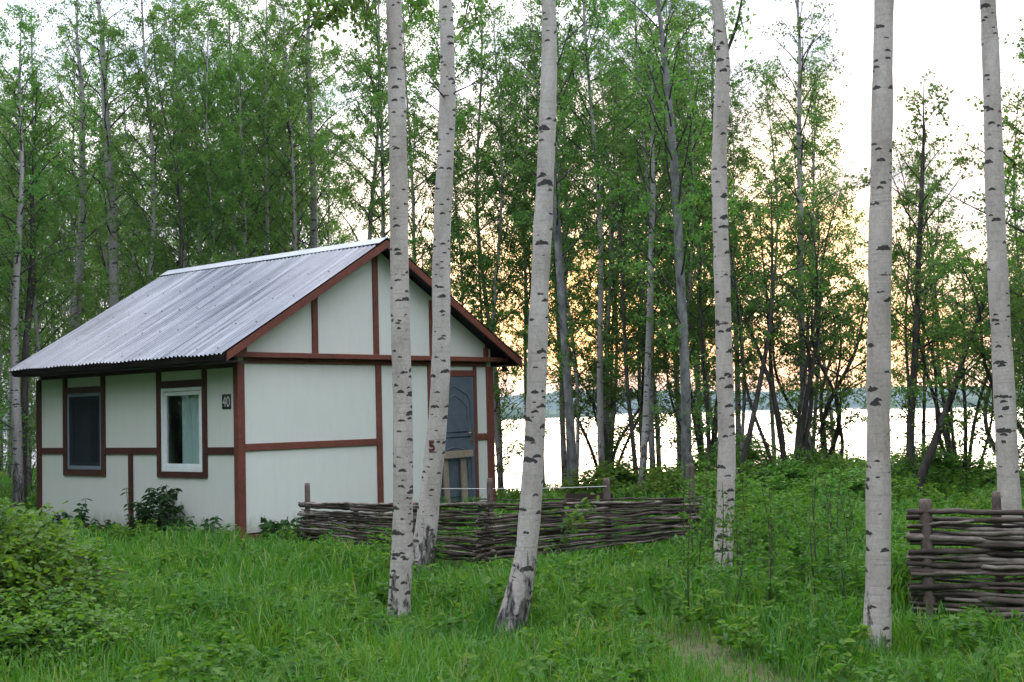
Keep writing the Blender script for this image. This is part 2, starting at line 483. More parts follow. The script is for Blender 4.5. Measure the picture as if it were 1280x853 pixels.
# far wooded shores
m_far = m_simple('far_forest', (0.018, 0.035, 0.018), (0.05, 0.085, 0.035), (0.03, 0.03, 0.08), 1.0, 0.95, 0, 0.1, 0.3, 1.0)
def shore(name, label, x0, x1, ynear, depth, hfun, n, seed):
    xs = np.linspace(x0, x1, n)
    r = np.random.default_rng(seed)
    rows = []
    jag = r.normal(0, 1.0, n)
    h = hfun(xs) + jag * 0.9
    yb = ynear + 25 * fbm(xs, xs * 0, 0.006, seed)
    for fy, fz in ((0, 0.0), (1, 0.34), (7, 0.62), (25, 0.86), (depth * 0.5, 1.0), (depth, 0.7), (depth + 1, 0.0)):
        zz = WATER_Z - 0.3 + h * fz + (0 if fz in (0, ) else r.normal(0, 0.7, n))
        rows.append(np.stack([xs, yb + fy, zz], -1))
    V = np.concatenate(rows)
    ii = np.arange(len(V)).reshape(len(rows), n)
    q = np.stack([ii[:-1, :-1], ii[:-1, 1:], ii[1:, 1:], ii[1:, :-1]], -1).reshape(-1, 4)
    o = obj(name, mesh_np(name, V, [q], m_far, False))
    tag(o, label, 'far shore', kind='structure')
shore('far_shore', 'long blue wooded shore on the far side of the lake', -2400, 2400, 2150, 300,
      lambda x: 30 + 7 * np.sin(x * 0.0031 + 1) + 4 * np.sin(x * 0.011), 1600, 4)
shore('headland', 'green wooded headland of the far shore at the right edge', 330, 1900, 1150, 160,
      lambda x: 20 * sstep((x - 330) / 170) + 2.0 * np.sin(x * 0.02), 700, 5)
shore('headland', 'low green wooded headland seen beside the cabin roof edge', -1500, 70, 1050, 120,
      lambda x: 20 * sstep((70 - x) / 120) + 2.0 * np.sin(x * 0.023), 700, 6)

# haze
HAZE = True
if HAZE:
    hz = MB(); hz.box((-2900, -200, -9), (2900, 2620, 60))
    mh, nt, out = mat_new('lake_haze')
    pv = nt.nodes.new('ShaderNodeVolumePrincipled')
    pv.inputs['Color'].default_value = (0.62, 0.80, 0.97, 1)
    pv.inputs['Density'].default_value = 0.00017
    pv.inputs['Anisotropy'].default_value = 0.2
    nt.links.new(pv.outputs[0], out.inputs['Volume'])
    ho = hz.build('haze', mh)
    tag(ho, 'thin evening haze over the lake paling the far shore', 'haze', kind='stuff')

# ------------------------------------------------------------------ cabin
TH = 0.8476
CW, CL = 5.066, 5.228
cabin = empty('cabin', (-3.7134, 18.0973, 0.0), TH)
tag(cabin, 'small cream timber framed cabin with a corrugated metal roof', 'cabin')

m, nt, out = mat_new('cream_siding')
tc = coords(nt, (1, 1, 1))
sx = nt.nodes.new('ShaderNodeSeparateXYZ'); nt.links.new(tc, sx.inputs[0])
lin = math_n(nt, 'FRACT', math_n(nt, 'MULTIPLY', math_n(nt, 'ADD', sx.outputs[0], sx.outputs[1]), 5.0))
gro = math_n(nt, 'LESS_THAN', lin, 0.04)
n1 = noise(nt, coords(nt, (1.3, 1.3, 0.7)), 1.0, 5, 0.6)
n2 = noise(nt, coords(nt, (9, 9, 2.2)), 1.0, 5, 0.65)
ct = mixc(nt, n1.outputs[0], (0.63, 0.635, 0.585), (0.675, 0.68, 0.63))
r2 = ramp(nt, [(0.30, 0.955), (0.55, 1.0)]); nt.links.new(n2.outputs[0], r2.inputs[0])
ct = mixc(nt, 1.0, ct, r2.outputs[0], 'MULTIPLY')
# splash dirt with its own ragged edge along the sill
dz = math_n(nt, 'ADD', math_n(nt, 'MULTIPLY', math_n(nt, 'SUBTRACT', 0.24, sx.outputs[2]), 2.0), math_n(nt, 'SUBTRACT', n2.outputs[0], 0.55))
rdz = ramp(nt, [(0.0, 0.0), (0.4, 0.55)]); nt.links.new(dz, rdz.inputs[0])
ct = mixc(nt, rdz.outputs[0], ct, (0.30, 0.30, 0.22))
ct = mixc(nt, math_n(nt, 'MULTIPLY', gro, 0.05), ct, (0.25, 0.27, 0.22))
principled(nt, out, ct, 0.55, 0, 0.35, math_n(nt, 'SUBTRACT', n2.outputs[0], math_n(nt, 'MULTIPLY', gro, 2.0)), 0.25, 0.003)
m_wall = m
def m_wood(name, a, b, sc_=(3, 3, 3), rough=0.6, spec=0.3):
    m, nt, out = mat_new(name)
    n = noise(nt, coords(nt, sc_), 4.0, 6, 0.65, 1.2)
    n2 = noise(nt, coords(nt, (1, 1, 1)), 2.3, 3, 0.5)
    r = ramp(nt, [(0.28, a), (0.72, b)]); nt.links.new(n.outputs[0], r.inputs[0])
    r2 = ramp(nt, [(0.3, 0.72), (0.7, 1.12)]); nt.links.new(n2.outputs[0], r2.inputs[0])
    c = mixc(nt, 1.0, r.outputs[0], r2.outputs[0], 'MULTIPLY')
    principled(nt, out, c, rough, 0, spec, n.outputs[0], 0.3, 0.003)
    return m
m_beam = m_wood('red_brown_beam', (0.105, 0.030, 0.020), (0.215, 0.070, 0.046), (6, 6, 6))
m_beam_d = m_wood('shaded_red_brown_beam', (0.045, 0.015, 0.011), (0.095, 0.031, 0.022), (6, 6, 6))  # darker copy of the red-brown beam: the side wall's shade put into the colour
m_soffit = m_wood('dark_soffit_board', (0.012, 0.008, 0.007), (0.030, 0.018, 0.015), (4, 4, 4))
m_dark = m_simple('dark_interior', (0.02, 0.02, 0.02), (0.05, 0.048, 0.045))

ZP = 2.446       # wall plate
RS = (4.167 - 2.407) / (CW / 2 + 0.4637)      # roof slope
def roof_z(u):   # top of the roof plane
    return 4.167 - abs(u - CW / 2) * RS
T = 0.12
# walls: one mesh, window openings left open in the side wall
W1 = (3.365, 4.345, 0.830, 2.004)
W2 = (0.795, 1.798, 0.822, 2.010)
wl = MB()
# side wall pieces (u 0..T)
ys = [0, W2[0], W2[1], W1[0], W1[1], CL]
for i in range(5):
    a, b = ys[i], ys[i + 1]
    w = {1: W2, 3: W1}.get(i)
    if w is None: wl.box((0, a, 0), (T, b, roof_z(0) - 0.09))
    else:
        wl.box((0, a, 0), (T, b, w[2])); wl.box((0, a, w[3]), (T, b, roof_z(0) - 0.09))
# gable walls and far wall
def gable(v0, v1):
    e = 0.09
    wl.prism([(T + .001, v0, 0), (CW - T - .001, v0, 0), (CW - T - .001, v0, roof_z(T) - e), (CW / 2, v0, roof_z(CW / 2) - e), (T + .001, v0, roof_z(T) - e)], (0, v1 - v0, 0))
gable(0, T); gable(CL - T, CL)
wl.box((CW - T, 0, 0), (CW, CL, roof_z(0) - 0.09))
walls = wl.build('wall', m_wall, cabin)
fl = MB(); fl.box((T, T, 0.02), (CW - T, CL - T, 0.06)); fl.build('floor', m_dark, cabin)
pl = MB(); pl.box((0.10, 0.10, -0.5), (CW - 0.10, CL - 0.10, -0.115)); pl.build('plinth', m_dark, cabin)

def beam(name, a, b, mat=m_beam, bev=0.004):
    mb = MB(); mb.box(a, b, bev); return mb.build(name, mat, cabin)
P = 0.028        # how far the timbers stand proud
# corner posts
beam('corner_post', (-P, -P, -0.02), (0.092, 0.075, 2.30))
beam('corner_post', (CW - 0.125, -P, -0.02), (CW + P, 0.09, 2.30))
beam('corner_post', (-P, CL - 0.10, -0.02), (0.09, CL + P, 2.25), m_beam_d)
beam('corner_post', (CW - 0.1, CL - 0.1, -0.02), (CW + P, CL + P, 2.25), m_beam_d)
# sills
beam('sill_beam', (-P - 0.012, -P - 0.012, -0.13), (CW + P + .012, 0.1, -0.023))
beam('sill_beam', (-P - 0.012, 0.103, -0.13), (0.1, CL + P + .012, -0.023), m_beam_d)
# gable side timbers
beam('top_trim', (0.095, -P, 2.302), (CW - 0.128, 0.01, 2.372))
beam('tie_beam', (-0.30, -0.125, 2.376), (CW + 0.30, 0.012, 2.448))
beam('rail', (0.095, -P + .003, 1.110), (2.510, 0.01, 1.206))
beam('rail', (4.704, -P + .003, 1.118), (CW - 0.128, 0.01, 1.220))
beam('wall_stud', (2.512, -P - .002, -0.02), (2.615, 0.01, 2.300))
beam('gable_stud', (2.483, -P, 2.45), (2.583, 0.01, roof_z(2.533) - 0.12))
beam('gable_stud', (1.300, -P, 2.45), (1.402, 0.01, roof_z(1.30) - 0.12))
beam('gable_stud', (3.664, -P, 2.45), (3.766, 0.01, roof_z(3.766) - 0.12))
beam('gable_stud', (0.04, -P, 2.45), (0.14, 0.01, roof_z(0.04) - 0.11))
beam('gable_stud', (CW - 0.17, -P, 2.45), (CW - 0.07, 0.01, roof_z(CW - 0.07) - 0.11))
# side wall timbers
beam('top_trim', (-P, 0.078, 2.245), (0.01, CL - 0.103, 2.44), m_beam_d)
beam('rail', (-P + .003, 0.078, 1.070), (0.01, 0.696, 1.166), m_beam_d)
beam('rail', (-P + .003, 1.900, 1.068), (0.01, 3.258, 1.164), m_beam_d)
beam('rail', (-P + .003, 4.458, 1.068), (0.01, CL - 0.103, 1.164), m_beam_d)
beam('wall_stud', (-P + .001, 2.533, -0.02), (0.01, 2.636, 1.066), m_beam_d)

# windows
def m_flat(name, c, rough=0.4, metallic=0.0, spec=0.5, var=0.08):
    return m_simple(name, tuple(x * (1 - var) for x in c), tuple(x * (1 + var) for x in c), (5, 5, 5), 1.5, rough, metallic, spec, 0.08, 0.002)
m_pvc = m_flat('white_plastic_frame', (0.74, 0.77, 0.77), 0.35)
m_pvc_g = m_flat('blue_grey_frame', (0.16, 0.20, 0.235), 0.4)
m_glass, nt, out = mat_new('window_glass')
tr = nt.nodes.new('ShaderNodeBsdfTransparent'); tr.inputs[0].default_value = (0.82, 0.88, 0.88, 1)
gl = nt.nodes.new('ShaderNodeBsdfGlossy'); gl.inputs['Roughness'].default_value = 0.03
fr = nt.nodes.new('ShaderNodeLayerWeight'); fr.inputs['Blend'].default_value = 0.5
bn = noise(nt, coords(nt, (1.2, 1.2, 1.2)), 1.0, 2, 0.5)
bp = nt.nodes.new('ShaderNodeBump'); bp.inputs['Strength'].default_value = 0.05; bp.inputs['Distance'].default_value = 0.02
nt.links.new(bn.outputs[0], bp.inputs['Height']); nt.links.new(bp.outputs[0], gl.inputs['Normal'])
mx = nt.nodes.new('ShaderNodeMixShader')
nt.links.new(math_n(nt, 'ADD', math_n(nt, 'MULTIPLY', math_n(nt, 'POWER', fr.outputs['Facing'], 4.0), 0.8), 0.04), mx.inputs[0]); nt.links.new(tr.outputs[0], mx.inputs[1]); nt.links.new(gl.outputs[0], mx.inputs[2])
nt.links.new(mx.outputs[0], out.inputs['Surface'])
m_screen, nt, out = mat_new('insect_screen')
tr = nt.nodes.new('ShaderNodeBsdfTransparent')
df = nt.nodes.new('ShaderNodeBsdfDiffuse'); df.inputs[0].default_value = (0.03, 0.035, 0.04, 1)
mx = nt.nodes.new('ShaderNodeMixShader'); mx.inputs[0].default_value = 0.5
nt.links.new(tr.outputs[0], mx.inputs[1]); nt.links.new(df.outputs[0], mx.inputs[2]); nt.links.new(mx.outputs[0], out.inputs['Surface'])
m_curtain = m_simple('grey_green_curtain', (0.58, 0.64, 0.61), (0.72, 0.78, 0.75), (3, 3, 1), 1.0, 0.9, 0, 0.1)

def window(w, trim, fmat, screen, label):
    """trim = (v0,v1,z0,z1) outer; w = opening"""
    v0, v1, z0, z1 = w
    fb = MB()
    d0, d1, s = -0.012, 0.05, 0.052
    fb.box((d0, v0, z0), (d1, v0 + s, z1), .004); fb.box((d0, v1 - s, z0), (d1, v1, z1), .004)
    fb.box((d0, v0 + s + .001, z0), (d1, v1 - s - .001, z0 + s * 1.1), .004); fb.box((d0, v0 + s + .001, z1 - s), (d1, v1 - s - .001, z1), .004)
    win = fb.build('window', fmat, cabin); win['label'] = label
    # sash
    sb = MB(); i0 = s + 0.004; t = 0.055
    for a, b in (((0.002, v0 + i0, z0 + i0 + .004), (0.045, v0 + i0 + t, z1 - i0)), ((0.002, v1 - i0 - t, z0 + i0 + .004), (0.045, v1 - i0, z1 - i0)),
                 ((0.002, v0 + i0 + t + .001, z0 + i0 + .004), (0.045, v1 - i0 - t - .001, z0 + i0 + t)), ((0.002, v0 + i0 + t + .001, z1 - i0 - t), (0.045, v1 - i0 - t - .001, z1 - i0))):
        sb.box(a, b, .005)
    sb.build('sash', fmat, win)
    gb = MB(); gb.box((0.022, v0 + i0 + t - .003, z0 + i0 + t - .003), (0.027, v1 - i0 - t + .003, z1 - i0 - t + .003)); gb.build('pane', m_glass, win)
    if screen:
        nb = MB(); nb.box((-0.006, v0 + s - .004, z0 + s), (-0.004, v1 - s + .004, z1 - s + .004)); nb.build('insect_screen', m_screen, win)
    # timber surround with uprights that run up to the eave
    sb = MB(); tv0, tv1, tz0, tz1 = trim
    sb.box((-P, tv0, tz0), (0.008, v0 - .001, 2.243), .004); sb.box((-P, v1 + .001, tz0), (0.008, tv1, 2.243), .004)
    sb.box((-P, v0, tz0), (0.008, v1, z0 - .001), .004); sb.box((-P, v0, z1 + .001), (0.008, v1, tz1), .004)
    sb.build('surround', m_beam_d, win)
    return win
win1 = window(W1, (3.262, 4.453, 0.736, 2.100), m_pvc_g, True, 'dark screened window with a blue grey frame')
win2 = window(W2, (0.698, 1.896, 0.742, 2.112), m_pvc, False, 'white framed window with a pale curtain')
def curtain(v0, v1, z0, z1, u, waves, amp, mat, win):
    n = 90
    ss = np.linspace(0, 1, n)
    vv = v0 + (v1 - v0) * ss
    uu = u + amp * np.sin(ss * waves * 2 * PI + 1.2 * np.sin(ss * 9)) + amp * .4 * np.sin(ss * waves * 4.7)
    V = np.concatenate([np.stack([uu, vv, np.full(n, z0)], -1), np.stack([uu * 1.0, vv, np.full(n, z1)], -1)])
    i = np.arange(n - 1)
    me = mesh_np('curtain', V, [np.stack([i, i + 1, i + 1 + n, i + n], -1)], mat, True)
    return obj('curtain', me, win)
curtain(0.62, 1.42, 0.62, 2.12, 0.075, 6, 0.022, m_curtain, win2)
curtain(4.00, 4.5, 0.62, 2.12, 0.20, 4, 0.02, m_curtain, win1)

# door
m_door = m_flat('blue_grey_door_paint', (0.088, 0.108, 0.135), 0.42, 0.0, 0.4, 0.16)
m_brass = m_flat('dull_brass', (0.32, 0.27, 0.17), 0.35, 0.9)
db = MB()
D0, D1, DZ = 3.702, 4.633, 2.135
db.box((D0, -0.020, 0.0), (D1, 0.008, DZ), .004)
for pts in ([(D0 + .10, 1.18), (D0 + .10, 1.74), (D0 + .16, 1.84), (D0 + .28, 1.90), (D0 + .465, 1.99), (D1 - .28, 1.90), (D1 - .16, 1.84), (D1 - .10, 1.74), (D1 - .10, 1.18), (D0 + .10, 1.18)],
            [(D0 + .18, 1.26), (D0 + .18, 1.66), (D0 + .30, 1.76), (D0 + .465, 1.84), (D1 - .30, 1.76), (D1 - .18, 1.66), (D1 - .18, 1.26), (D0 + .18, 1.26)],
            [(D0 + .10, .16), (D0 + .10, .84), (D0 + .28, .98), (D0 + .465, 1.02), (D1 - .28, .98), (D1 - .10, .84), (D1 - .10, .16), (D0 + .10, .16)],
            [(D0 + .18, .24), (D0 + .18, .76), (D0 + .465, .92), (D1 - .18, .76), (D1 - .18, .24), (D0 + .18, .24)]):
    db.tube([(a, -0.021, b) for a, b in pts], 0.011, 6)
door = db.build('door', m_door, cabin)
hb_ = MB()
hb_.box((4.525, -0.030, 1.06), (4.575, -0.0205, 1.32), .004)
hb_.tube([(4.55, -0.03, 1.24), (4.55, -0.075, 1.24), (4.52, -0.082, 1.24), (4.42, -0.080, 1.235)], 0.010, 8)
hb_.tube([(4.55, -0.028, 1.12), (4.55, -0.045, 1.12)], 0.016, 8)
hb_.build('handle', m_brass, door)
fb = MB()
fb.box((3.602, -P, -0.02), (3.700, 0.01, 2.30), .004)
fb.box((4.635, -P, -0.02), (4.702, 0.01, 2.30), .004)
fb.box((3.702, -P, 2.138), (4.633, 0.01, 2.236), .004)
fb.build('door_frame', m_beam, cabin)

# number plate
m_black = m_flat('black_plate', (0.012, 0.012, 0.013), 0.4)
m_white = m_flat('white_lettering', (0.75, 0.75, 0.73), 0.5)
pb = MB(); pb.box((-0.010, 0.155, 1.684), (-0.001, 0.350, 1.886), .002)
plate = pb.build('number_plate', m_black, cabin)
fc = bpy.data.curves.new('digits', 'FONT')
fc.body = '40'; fc.size = 0.185; fc.extrude = 0.001; fc.offset = -0.002; fc.space_character = 1.0
fc.align_x = 'CENTER'; fc.align_y = 'CENTER'
tmp = bpy.data.objects.new('digits_tmp', fc); COL.objects.link(tmp)
bpy.context.view_layer.update()
dm = bpy.data.meshes.new_from_object(tmp.evaluated_get(bpy.context.evaluated_depsgraph_get()))
bpy.data.objects.remove(tmp)
co = np.zeros(len(dm.vertices) * 3, dtype=np.float32); dm.vertices.foreach_get('co', co); co = co.reshape(-1, 3)
cxy = (co.max(0) + co.min(0)) / 2
s_h = 0.140 / (co[:, 1].max() - co[:, 1].min()); s_w = 0.158 / (co[:, 0].max() - co[:, 0].min())
new = np.stack([-0.0125 - (co[:, 2]) * 0.9, 0.2525 - (co[:, 0] - cxy[0]) * s_w, 1.785 + (co[:, 1] - cxy[1]) * s_h], -1)
dm.vertices.foreach_set('co', new.astype(np.float32).ravel()); dm.update()
dm.materials.clear(); dm.materials.append(m_white)
obj('digits', dm, plate)

# roof
OV, LOV, UO = 0.2924, 0.10, 0.4637
m_roof, nt, out = mat_new('galvanised_roof')
tcr = coords(nt, (1, 1, 1))
n1 = noise(nt, coords(nt, (0.35, 7.0, 0.35)), 1.0, 4, 0.6)
n2 = noise(nt, coords(nt, (7, 7, 7)), 1.0, 5, 0.6)
r1 = ramp(nt, [(0.28, (0.07, 0.072, 0.080)), (0.72, (0.185, 0.19, 0.204))]); nt.links.new(n1.outputs[0], r1.inputs[0])
r2 = ramp(nt, [(0.3, 0.90), (0.62, 1.03)]); nt.links.new(n2.outputs[0], r2.inputs[0])
cr_ = mixc(nt, 1.0, r1.outputs[0], r2.outputs[0], 'MULTIPLY')
rr = ramp(nt, [(0.3, 0.08), (0.7, 0.24)]); nt.links.new(n1.outputs[0], rr.inputs[0])
pr = principled(nt, out, cr_, rr.outputs[0], 1.0, 0.5, n2.outputs[0], 0.06, 0.004)
rx = MB()
V0, V1 = -OV, CL + LOV
wave = 0.092
nw = int((V1 - V0) / wave)
npv = nw * 8
vv = np.linspace(V0, V1, npv + 1)
def roof_side(sgn):
    """corrugated sheets, slight steps where sheets overlap"""
    ridge = np.array([CW / 2, 4.167]); eave = np.array([CW / 2 + sgn * (CW / 2 + UO), 2.407])
    d = (eave - ridge); L_ = np.linalg.norm(d); d = d / L_
    nrm = np.array([-d[1], d[0]]) * (1 if sgn > 0 else -1)
    if nrm[1] < 0: nrm = -nrm
    hgt = 0.0135 * np.cos(2 * PI * (vv - V0) / wave) + 0.003 * np.sin(vv * 2.1) + 0.004 * (((vv - V0) // 0.88) % 2)
    rows = []
    ts = np.linspace(0, 1, 7)
    for k, t in enumerate(ts):
        tt = t * L_ + (0.012 * np.sin(vv * 6.3) * (t == 1.0))
        sag = 0.006 * math.sin(t * PI)
        pu = ridge[0] + d[0] * tt + nrm[0] * (hgt - sag)
        pz = ridge[1] + d[1] * tt + nrm[1] * (hgt - sag)
        rows.append(np.stack([pu, vv, pz], -1))
    return np.concatenate(rows), len(ts), nrm, ridge, d, L_
Vs, Fs, off = [], [], 0
for sgn in (-1, 1):
    V, nr, nrm, ridge, d, L_ = roof_side(sgn)
    n = npv + 1
    for lay in (0, 1):
        Vl = V - lay * 0.004 * np.array([nrm[0], 0, nrm[1]])
        ii = np.arange(len(V)).reshape(nr, n) + off
        q = np.stack([ii[:-1, :-1], ii[:-1, 1:], ii[1:, 1:], ii[1:, :-1]], -1).reshape(-1, 4)
        if (sgn > 0) ^ (lay == 1): q = q[:, ::-1]
        Vs.append(Vl); Fs.append(q[:, ::-1]); off += len(V)
    # screw heads with washers
    for row in (0.06, 0.30, 0.52, 0.74, 0.955):
        for k in range(3, nw, 5):
            vc = V0 + (k) * wave
            c0 = np.array([ridge[0] + d[0] * row * L_, vc, ridge[1] + d[1] * row * L_]) + np.array([nrm[0], 0, nrm[1]]) * 0.012
            t1 = np.array([d[0], 0, d[1]]); t2 = np.array([0, 1.0, 0]); n3 = np.array([nrm[0], 0, nrm[1]])
            a6 = np.arange(6) * PI / 3
            base = [c0 + 0.014 * (math.cos(a) * t1 + math.sin(a) * t2) for a in a6] + [c0 + 0.010 * (math.cos(a) * t1 + math.sin(a) * t2) + n3 * 0.010 for a in a6]
            ids = np.arange(12) + off
            Vs.append(np.array(base)); off += 12
            Fs.append(np.array([[ids[j], ids[(j + 1) % 6], ids[6 + (j + 1) % 6], ids[6 + j]] for j in range(6)] + [[ids[6], ids[7], ids[8], ids[9]], [ids[6], ids[9], ids[10], ids[11]]]))
roof = obj('roof', mesh_np('roof', np.concatenate(Vs), Fs, m_roof, False), cabin)
# ridge cap
rc = MB()
dz = RS
for sgn in (-1, 1):
    w_ = 0.17
    a = (CW / 2, 4.167 + 0.026); b = (CW / 2 + sgn * w_, 4.167 + 0.026 - w_ * dz)
    rc.prism([(a[0], V0 - .01, a[1]), (b[0], V0 - .01, b[1]), (b[0], V0 - .01, b[1] - .006), (a[0], V0 - .01, a[1] - .006)], (0, V1 - V0 + .02, 0))
rc.build('ridge_cap', m_simple('ridge_metal', (0.36, 0.365, 0.39), (0.46, 0.465, 0.49), (3, 3, 3), 1.0, 0.55, 0.3, 0.4), roof)
# soffit boards under the metal and barge boards
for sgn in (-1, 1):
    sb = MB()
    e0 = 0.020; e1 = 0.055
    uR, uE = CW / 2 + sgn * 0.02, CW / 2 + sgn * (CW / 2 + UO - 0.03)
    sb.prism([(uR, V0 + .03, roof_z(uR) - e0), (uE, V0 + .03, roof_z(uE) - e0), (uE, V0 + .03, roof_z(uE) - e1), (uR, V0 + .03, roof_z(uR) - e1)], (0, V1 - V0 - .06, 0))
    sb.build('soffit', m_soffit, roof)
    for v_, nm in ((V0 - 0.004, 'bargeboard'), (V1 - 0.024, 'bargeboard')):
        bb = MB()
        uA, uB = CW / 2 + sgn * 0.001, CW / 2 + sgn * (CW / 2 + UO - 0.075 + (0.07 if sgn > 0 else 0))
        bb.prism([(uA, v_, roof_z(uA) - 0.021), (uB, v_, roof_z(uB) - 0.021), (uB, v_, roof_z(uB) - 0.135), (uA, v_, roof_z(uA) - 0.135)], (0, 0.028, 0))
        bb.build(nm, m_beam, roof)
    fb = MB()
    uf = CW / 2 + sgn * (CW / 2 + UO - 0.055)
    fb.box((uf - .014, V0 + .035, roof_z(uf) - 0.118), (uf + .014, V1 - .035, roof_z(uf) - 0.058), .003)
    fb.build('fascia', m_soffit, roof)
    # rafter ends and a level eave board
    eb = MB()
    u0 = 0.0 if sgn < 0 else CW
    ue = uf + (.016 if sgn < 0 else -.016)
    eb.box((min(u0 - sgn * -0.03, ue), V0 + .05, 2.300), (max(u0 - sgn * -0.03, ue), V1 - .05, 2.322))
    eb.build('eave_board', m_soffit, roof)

# lantern hanging from the eave
m_iron = m_flat('black_iron', (0.015, 0.015, 0.016), 0.5, 0.3)
m_milk, nt, out = mat_new('clear_lantern_glass')
tr = nt.nodes.new('ShaderNodeBsdfTransparent'); tr.inputs[0].default_value = (0.9, 0.92, 0.9, 1)
gl = nt.nodes.new('ShaderNodeBsdfGlossy'); gl.inputs['Roughness'].default_value = 0.1
mx = nt.nodes.new('ShaderNodeMixShader'); mx.inputs[0].default_value = 0.12
nt.links.new(tr.outputs[0], mx.inputs[1]); nt.links.new(gl.outputs[0], mx.inputs[2]); nt.links.new(mx.outputs[0], out.inputs['Surface'])
lp = at(631, 467, 22.0)
lantern = tag(empty('lantern', tuple(lp)), 'small black lantern hanging under the right eave of the cabin', 'lantern')
b = MB()
b.tube([(0, 0, .135), (0, 0, .12)], [.012, .02], 8)
b.tube([(0, 0, .12), (0, 0, .085), (0, 0, .045)], [.022, .055, .088], 6)
b.tube([(0, 0, .045), (0, 0, .035)], [.088, .088], 6)
b.build('lantern_cap', m_iron, lantern)
b = MB(); b.tube([(0, 0, .034), (0, 0, -.10)], [.062, .040], 6, False); b.build('glass', m_milk, lantern)
b = MB()
for k in range(6):
    a = k * PI / 3
    b.tube([(.064 * math.cos(a), .064 * math.sin(a), .036), (.042 * math.cos(a), .042 * math.sin(a), -.10)], .005, 4)
b.tube([(0, 0, -.10), (0, 0, -.115), (0, 0, -.15)], [.05, .04, .012], 6)
b.tube([(0, 0, -.15), (0, 0, -.175)], [.012, .018], 6)
b.build('cage', m_iron, lantern)
b = MB(); b.tube([(0, 0, .13), (0, 0, .30)], .006, 6); b.build('hanger', m_iron, lantern)

# wooden trestle in front of the door
m_raw = m_wood('weathered_pine', (0.17, 0.135, 0.095), (0.33, 0.27, 0.20), (9, 9, 3))
st_loc = cabin.matrix_basis @ Vector((4.13, -0.105, 0))
frame_ = tag(empty('wooden_frame', (st_loc.x, st_loc.y, 0.0), TH), 'rough wooden frame of two planks and a crossbar leaning on the blue door', 'wooden frame')
for sx_, w_ in ((-0.235, .055), (0.165, .062)):
    b = MB()
    b.prism([(sx_ - w_, -.02, -.16), (sx_ + w_, -.02, -.16), (sx_ + w_ * .94, .035, .955), (sx_ - w_ * .94, .035, .955)], (0, .030, 0)); b.build('plank', m_raw, frame_)
b = MB(); b.prism([(-.30, .005, .85), (.345, .007, .865), (.345, .013, .972), (-.30, .012, .962)], (0, -.026, 0)); b.build('crossbar', m_raw, frame_)

# ------------------------------------------------------------------ wattle fences
m_rod, nt, out = mat_new('wattle_bark')
geo = nt.nodes.new('ShaderNodeNewGeometry'); oi = nt.nodes.new('ShaderNodeObjectInfo')
n1 = noise(nt, coords(nt, (7, 7, 22)), 1.0, 5, 0.65); n2 = noise(nt, coords(nt, (2, 2, 2)), 1.0, 3, 0.5)
r1 = ramp(nt, [(0.30, (0.026, 0.018, 0.014)), (0.52, (0.105, 0.080, 0.066)), (0.74, (0.31, 0.265, 0.23))])
nt.links.new(math_n(nt, 'ADD', math_n(nt, 'MULTIPLY', n1.outputs[0], 0.6), math_n(nt, 'ADD', math_n(nt, 'MULTIPLY', n2.outputs[0], 0.3), math_n(nt, 'MULTIPLY', math_n(nt, 'SUBTRACT', oi.outputs['Random'], 0.4), 0.30))), r1.inputs[0])
principled(nt, out, r1.outputs[0], 0.85, 0, 0.25, n1.outputs[0], 0.6, 0.006)
m_cut = m_simple('cut_wood_end', (0.07, 0.055, 0.042), (0.17, 0.135, 0.10), (30, 30, 30))
m_post = m_wood('grey_post_bark', (0.07, 0.050, 0.042), (0.20, 0.155, 0.135), (9, 9, 3), 0.85, 0.15)

def rod_mesh(P_, R_, sides=7):
    V, Q = tubes_np(P_[None], R_[None], sides)
    n = len(P_)
    e0 = np.arange(sides)[::-1][None]; e1 = (np.arange(sides) + (n - 1) * sides)[None]
    me = mesh_np('rod', V, [Q, e0, e1], m_rod, True)
    me.materials.append(m_cut)
    mi = np.zeros(len(me.polygons), dtype=np.int32); mi[-2:] = 1
    me.polygons.foreach_set('material_index', mi)
    return me

